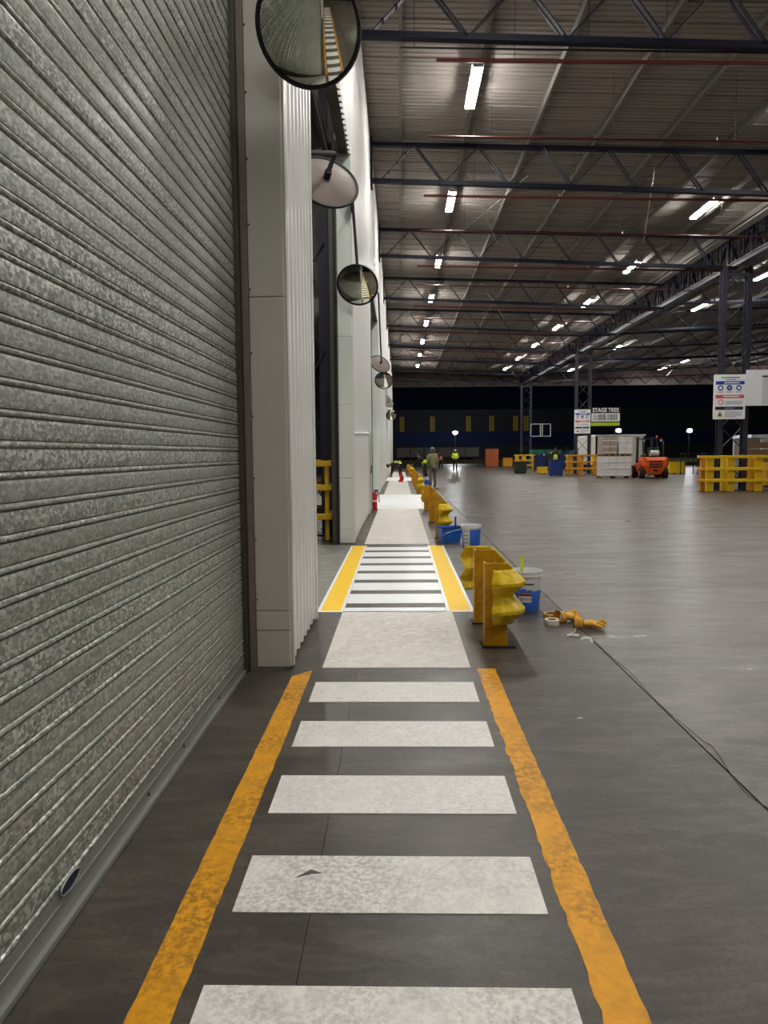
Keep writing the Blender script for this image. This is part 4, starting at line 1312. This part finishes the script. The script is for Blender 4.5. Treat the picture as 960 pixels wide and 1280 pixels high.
for s in (-1, 1):
    MB().box(s * 0.60 - 0.07, s * 0.60 + 0.07, -0.03, 0.05, 1.03, 1.11).build('rear_light', 'red', fk)
    w_ = MB()
    w_.cyl((s * 0.50, 0.45, 0.29), (s * 0.76, 0.45, 0.29), 0.29, n=20)
    wo = w_.build('wheel', 'tyre', fk, smooth=True)
    MB().cyl((s * 0.74, 0.45, 0.29), (s * 0.775, 0.45, 0.29), 0.15, n=14).build('hub', 'orange', wo)
    w_ = MB(); w_.cyl((s * 0.52, 2.0, 0.35), (s * 0.82, 2.0, 0.35), 0.35, n=20)
    wo = w_.build('wheel', 'tyre', fk, smooth=True)
    MB().cyl((s * 0.80, 2.0, 0.35), (s * 0.835, 2.0, 0.35), 0.18, n=14).build('hub', 'orange', wo)
    MB().tube([(s * 0.56, 0.50, 1.15), (s * 0.55, 0.62, 2.05), (s * 0.52, 0.85, 2.22)], 0.045, 8).build('guard_post', 'dark_steel', fk)
    MB().tube([(s * 0.56, 2.0, 0.9), (s * 0.52, 1.75, 2.22)], 0.045, 8).build('guard_post', 'dark_steel', fk)
    MB().box(s * 0.42 - 0.06, s * 0.42 + 0.06, 2.30, 2.45, 0.1, 2.35).build('mast_channel', 'dark_steel', fk)
    MB().box(s * 0.30 - 0.06, s * 0.30 + 0.06, 2.5, 3.6, 0.05, 0.10).build('fork', 'dark_steel', fk)
MB().box(-0.62, 0.62, 0.7, 2.2, 0.35, 0.85).build('chassis', 'orange', fk, bevel=0.02)
MB().box(-0.50, 0.50, 0.55, 1.3, 1.15, 1.32).build('seat_cushion', 'black', fk, bevel=0.03)
MB().box(-0.30, 0.30, 0.50, 0.66, 1.25, 1.72).build('seat_back', 'black', fk, bevel=0.05)
MB().box(-0.56, 0.56, 0.82, 0.90, 2.18, 2.26).build('roof_bar', 'dark_steel', fk)
for k in range(7):
    yy = 0.95 + 0.13 * k
    MB().box(-0.54, 0.54, yy, yy + 0.05, 2.20, 2.25).build('roof_bar', 'dark_steel', fk)
stw = MB()
for i in range(16):
    a0, a1 = 2 * PI * i / 16, 2 * PI * (i + 1) / 16
    stw.cyl((.18 * math.cos(a0), 1.55, 1.45 + .18 * math.sin(a0)), (.18 * math.cos(a1), 1.55, 1.45 + .18 * math.sin(a1)), 0.014, n=5)
stw.build('steering_wheel', 'black', fk)
MB().tube([(0, 1.55, 1.45), (0, 1.85, 1.0)], 0.03).build('steering_column', 'black', fk)
MB().lathe([(0.17, 0), (0.17, 0.45), (0.10, 0.5), (1e-4, 0.5)], 14).build('gas_bottle', 'housing', fk, loc=(-0.25, 0.25, 1.40), rot=(0, PI / 2, 0), smooth=True)
for s in (-1, 1):
    MB().box(s * 0.48 - 0.05, s * 0.48 + 0.05, 0.70, 0.78, 2.06, 2.16).build('work_light', 'housing', fk)
MB().lathe([(0.05, 0), (0.05, 0.1), (1e-4, 0.12)], 10).build('beacon', 'hiviz_o', fk, loc=(0.3, 1.0, 2.26))

# ------------------------------------------------------------------ wrapped pallets
def wrapped(label, x, y, z, nx, ny, nz, cx, cy, cz, mat, rz=0.0, miss=()):
    t = thing('wrapped_pallet', label, 'pallet load', (x, y, z), rz)
    Wd, Dp = nx * cx, ny * cy
    for k in range(5):
        xx = -Wd / 2 + Wd * k / 4
        MB().box(xx - 0.05, xx + 0.05, -Dp / 2, Dp / 2, 0.11, 0.135).build('deck_board', 'wood', t)
    for yy in (-Dp / 2 + 0.06, 0, Dp / 2 - 0.06):
        for xx in (-Wd / 2 + 0.07, 0, Wd / 2 - 0.07):
            MB().box(xx - 0.07, xx + 0.07, yy - 0.05, yy + 0.05, 0.0, 0.11).build('pallet_block', 'wood', t)
    cm = MB().box(-cx / 2 + 0.006, cx / 2 - 0.006, -cy / 2 + 0.006, cy / 2 - 0.006, 0.005, cz - 0.005).mesh('carton', mat)
    for i in range(nx):
        for j in range(ny):
            for k in range(nz):
                if (i, j, k) in miss: continue
                put('carton', cm, t, (-Wd / 2 + cx * (i + .5) + random.uniform(-.008, .008), -Dp / 2 + cy * (j + .5) + random.uniform(-.008, .008), 0.135 + k * cz))
    for k in range(3):
        zz = 0.2 + (nz * cz) * k / 3
        MB().box(-Wd / 2 - 0.006, Wd / 2 + 0.006, -Dp / 2 - 0.012, -Dp / 2 - 0.006, zz, zz + 0.03).build('wrap_band', 'white', t)
    return t
wrapped('long low white wrapped pallet load left of the forklift', 12.2, 41.0, 0, 4, 2, 3, 0.42, 0.5, 0.37, 'carton2')
wrapped('tan wrapped pallet load stacked on top of the white one', 11.80, 41.0, 1.245, 2, 2, 3, 0.40, 0.5, 0.33, 'carton')
wrapped('white wrapped load on top beside the tan one', 12.70, 41.0, 1.245, 2, 2, 3, 0.38, 0.5, 0.32, 'carton2')

# ------------------------------------------------------------------ white trailer behind
tl = thing('trailer', 'white box trailer parked behind the forklift', 'trailer', (15.9, 52.0, 0))
MB().box(-1.75, 1.75, 0, 6, 0.55, 2.62).build('body', 'trailer', tl)
MB().box(-1.80, 1.80, -0.04, 6, 2.62, 2.74).build('top_rail', 'white', tl)
for x in (-1.72, -0.55, 0.35, 1.72):
    MB().box(x - 0.06, x + 0.06, -0.06, 0, 0.35, 2.62).build('door_post', 'dark_steel', tl)
for x in (-1.1, 0.95):
    MB().box(x - 0.42, x + 0.42, -0.03, 0, 0.7, 2.45).build('rear_door', 'trailer', tl)
MB().box(-1.7, 1.7, -0.04, 0.1, 0.4, 0.55).build('bumper', 'guard_y', tl)
for x in (-1.45, 1.45):
    for yy in (0.8, 4.8):
        MB().cyl((x - 0.14, yy, 0.45), (x + 0.14, yy, 0.45), 0.45, n=18).build('wheel', 'tyre', tl, smooth=True)

# ------------------------------------------------------------------ bins, crates and small yard things
def crate(name, label, cat, x0, x1, y, z0, h, mat, depth=0.8, ribs=3, group=None, lid=False):
    t = thing(name, label, cat, ((x0 + x1) / 2, y, z0), group=group)
    W = (x1 - x0) / 2
    th = 0.03
    MB().box(-W, W, 0, th, 0.06, h).build('front_panel', mat, t)
    MB().box(-W, W, depth - th, depth, 0.06, h).build('rear_panel', mat, t)
    for s in (-1, 1):
        MB().box(s * W - th / 2, s * W + th / 2, th, depth - th, 0.06, h).build('side_panel', mat, t)
    MB().box(-W, W, th, depth - th, 0.06, 0.09).build('base', mat, t)
    for k in range(ribs):
        x = -W + 0.06 + (2 * W - 0.12) * k / max(1, ribs - 1)
        MB().box(x - 0.03, x + 0.03, -0.03, 0, 0.06, h).build('rib', mat, t)
        MB().box(x - 0.04, x + 0.04, 0.1, depth - 0.1, 0, 0.06).build('foot', 'tyre', t)
    MB().box(-W - 0.03, W + 0.03, -0.04, 0, h - 0.06, h + 0.01).build('rim', mat, t)
    if lid:
        MB().box(-W - 0.02, W + 0.02, -0.04, depth + 0.02, h + 0.01, h + 0.06).build('lid', mat, t)
    return t
crate('waste_bin', 'tall dark blue bin in front of the person in hi-viz', 'bin', 9.55, 10.30, 45.4, 0, 1.02, 'bin_blue', 0.7, 2)
crate('mesh_bin', 'dark low bin left of the blue bin', 'bin', 8.25, 9.0, 51.0, 0, 0.85, 'bin_dark', 0.7, 5)
crate('yellow_crate', 'small yellow crate left of the blue bin', 'crate', 9.5, 10.1, 49.2, 0, 0.5, 'guard_y', 0.6, 3)
crate('green_skip', 'green waste skip in front of the far blue wall', 'skip', 12.2, 14.9, 66.0, 0, 1.75, 'green', 1.6, 5)
crate('orange_stillage', 'rust orange stillage near the far edge of the canopy', 'crate', 9.0, 10.3, 75.0, 0, 1.9, 'crate_o', 1.0, 4)
crate('orange_box', 'small orange box right of the rust stillage', 'crate', 10.7, 11.6, 74.0, 0, 0.95, 'guard_o', 0.8, 3)
crate('yellow_stillage', 'yellow bin right of the forklift', 'bin', 17.9, 18.9, 47.8, 0, 0.8, 'guard_y', 0.8, 3)
crate('yellow_box', 'yellow steel box at the right edge of the picture', 'box', 13.75, 14.9, 27.0, 0.12, 0.92, 'guard_o', 0.9, 2)
tl2 = thing('brown_crate_stack', 'stack of brown wooden crates behind the yellow box', 'crates', (16.2, 32.5, 0))
for k in range(6):
    MB().box(-0.6, 0.6, 0, 0.8, k * 0.32, k * 0.32 + 0.28).build('crate', 'wood', tl2)
# shelves of coloured goods behind column B
for i, (x, mt, h, lab) in enumerate(((10.6, 'far_blue', 1.5, 'dark blue cage of goods left of the ochre guard'), (11.5, 'bin_dark', 1.65, 'dark cage of goods behind the ochre guard'), (12.4, 'far_blue', 1.6, 'blue cage of goods behind the column with the stage sign'), (13.2, 'green', 1.75, 'green cage of goods at the right end of the ochre guard'))):
    t = thing('goods_cage', lab, 'cage', (x, 54 + 0.3 * i, 0))
    for s in (-0.38, 0.38):
        for d in (0, 0.8):
            MB().box(s - 0.02, s + 0.02, d - 0.02, d + 0.02, 0, h + 0.1).build('upright', 'dark_steel', t)
    MB().box(-0.36, 0.36, 0.03, 0.77, 0.15, h - 0.25).build('load', mt, t)
    for k in range(5):
        b_ = random.uniform(0.10, 0.16)
        MB().box(-0.32 + 0.13 * k, -0.32 + 0.13 * k + 0.11, 0.1, 0.5, h - 0.25, h - 0.25 + b_).build('parcel', random.choice(['bin_blue', 'green', 'label_w', 'board_dark']), t)
# dark trestles right of the yellow bin
for i, x in enumerate((18.6, 19.9)):
    t = thing('steel_trestle', 'thin dark steel trestle %s the yellow bin' % ('just right of' if i == 0 else 'farther right of'), 'trestle', (x, 46.0, 0))
    for s in (-0.4, 0.4):
        MB().tube([(s, 0, 0), (s, 0, 1.35)], 0.03).build('leg', 'dark_steel', t)
        MB().tube([(s, 0.7, 0), (s, 0.7, 1.35)], 0.03).build('leg', 'dark_steel', t)
    MB().box(-0.45, 0.45, -0.04, 0.74, 1.33, 1.38).build('top', 'dark_steel', t)

# ------------------------------------------------------------------ yard beyond the canopy
yard = MB().box(-60, 120, 76, 260, -0.30, -0.01).build('floor', 'asphalt')
tag(yard, 'dark night-time yard asphalt beyond the canopy', 'ground', kind='structure')
fb = thing('far_building', 'dark warehouse with blue lower wall and dim yellow windows', 'building', (0, 130, 0))
MB().box(-60, 75, 0, 20, 5.3, 9.0).build('upper_wall', 'far_wall', fb)
MB().box(-60, 75, -0.2, 20, 2.9, 5.3).build('blue_band', 'far_blue', fb, label='deep blue cladding band')
MB().box(-60, 75, 0.4, 20, 0, 2.9).build('lower_wall', 'far_wall', fb)
for x in (0.4, 5.9, 12.4, 16.6, 20.9, 22.8):
    wn = MB().box(x - 0.42, x + 0.42, -0.10, 0, 5.4, 8.1).build('window', 'far_window', fb)
    MB().box(x - 0.04, x + 0.04, -0.14, -0.10, 5.4, 8.1).build('mullion', 'far_wall', wn)
MB().box(-60, 75, -0.3, 20.3, 9.0, 9.3).build('parapet', 'far_wall', fb)
kb = MB().box(-20, 60, 100, 100.6, 0, 0.55).build('yard_barrier', 'kerb')
tag(kb, 'low olive kerb wall behind the distant people', 'barrier')
ft = thing('parked_trailer', 'grey flat trailer parked in the dark behind the distant people', 'trailer', (5.5, 104, 0))
MB().box(-6, 6, 0, 2.5, 0.95, 2.3).build('body', 'flash', ft)
for k in range(7):
    MB().box(-6 + 2 * k - 0.05, -6 + 2 * k + 0.05, -0.05, 0, 0.95, 2.3).build('stake', 'dark_steel', ft)
for x in (-4.5, -3.3, 3.3, 4.5):
    MB().cyl((x, 0, 0.5), (x, 0.3, 0.5), 0.5, n=16).build('wheel', 'tyre', ft, smooth=True)
for (x, yy, z, lab) in ((8.48, 110, 4.6, 'bright floodlight on a pole before the blue wall'), (23.0, 75.8, 3.72, 'floodlight shining above the white trailer'), (30.4, 75.8, 3.65, 'floodlight on a thin pole right of the forklift')):
    t = thing('floodlight', lab, 'floodlight', (x, yy, 0), group='yard floodlights')
    MB().cyl((0, 0.2, 0), (0, 0.2, z), 0.05, n=8).build('pole', 'dark_steel', t)
    MB().sphere((0, 0, z), 0.30 if yy > 100 else 0.20, 12, 8, (1.25, 0.4, 0.85)).build('lens', 'flood_far' if yy > 100 else 'flood', t, smooth=True)
    if yy < 100:
        MB().box(-0.32, 0.32, 0.06, 0.2, z - 0.25, z + 0.25).build('housing', 'dark_steel', t)
# lit shelter at the right
sh = thing('lit_shelter', 'pale lit shelter with a bright strip behind the nearest column', 'shelter', (42, 70, 0))
MB().box(-8, 6, 0, 4, 2.75, 3.05).build('roof_slab', 'white', sh)
for x in (-6.5, -4.5, -1.5, 1.5):
    MB().box(x - 0.35, x + 0.35, 0.2, 0.6, 0, 2.75).build('pier', 'white', sh)
MB().box(-3.2, 4, -0.3, -0.1, 4.0, 4.18).build('light_strip', 'flood', sh)
MB().box(-8, 6, 3.6, 3.8, 0, 2.75).build('back_wall', 'trailer', sh)

bpy.context.view_layer.update()
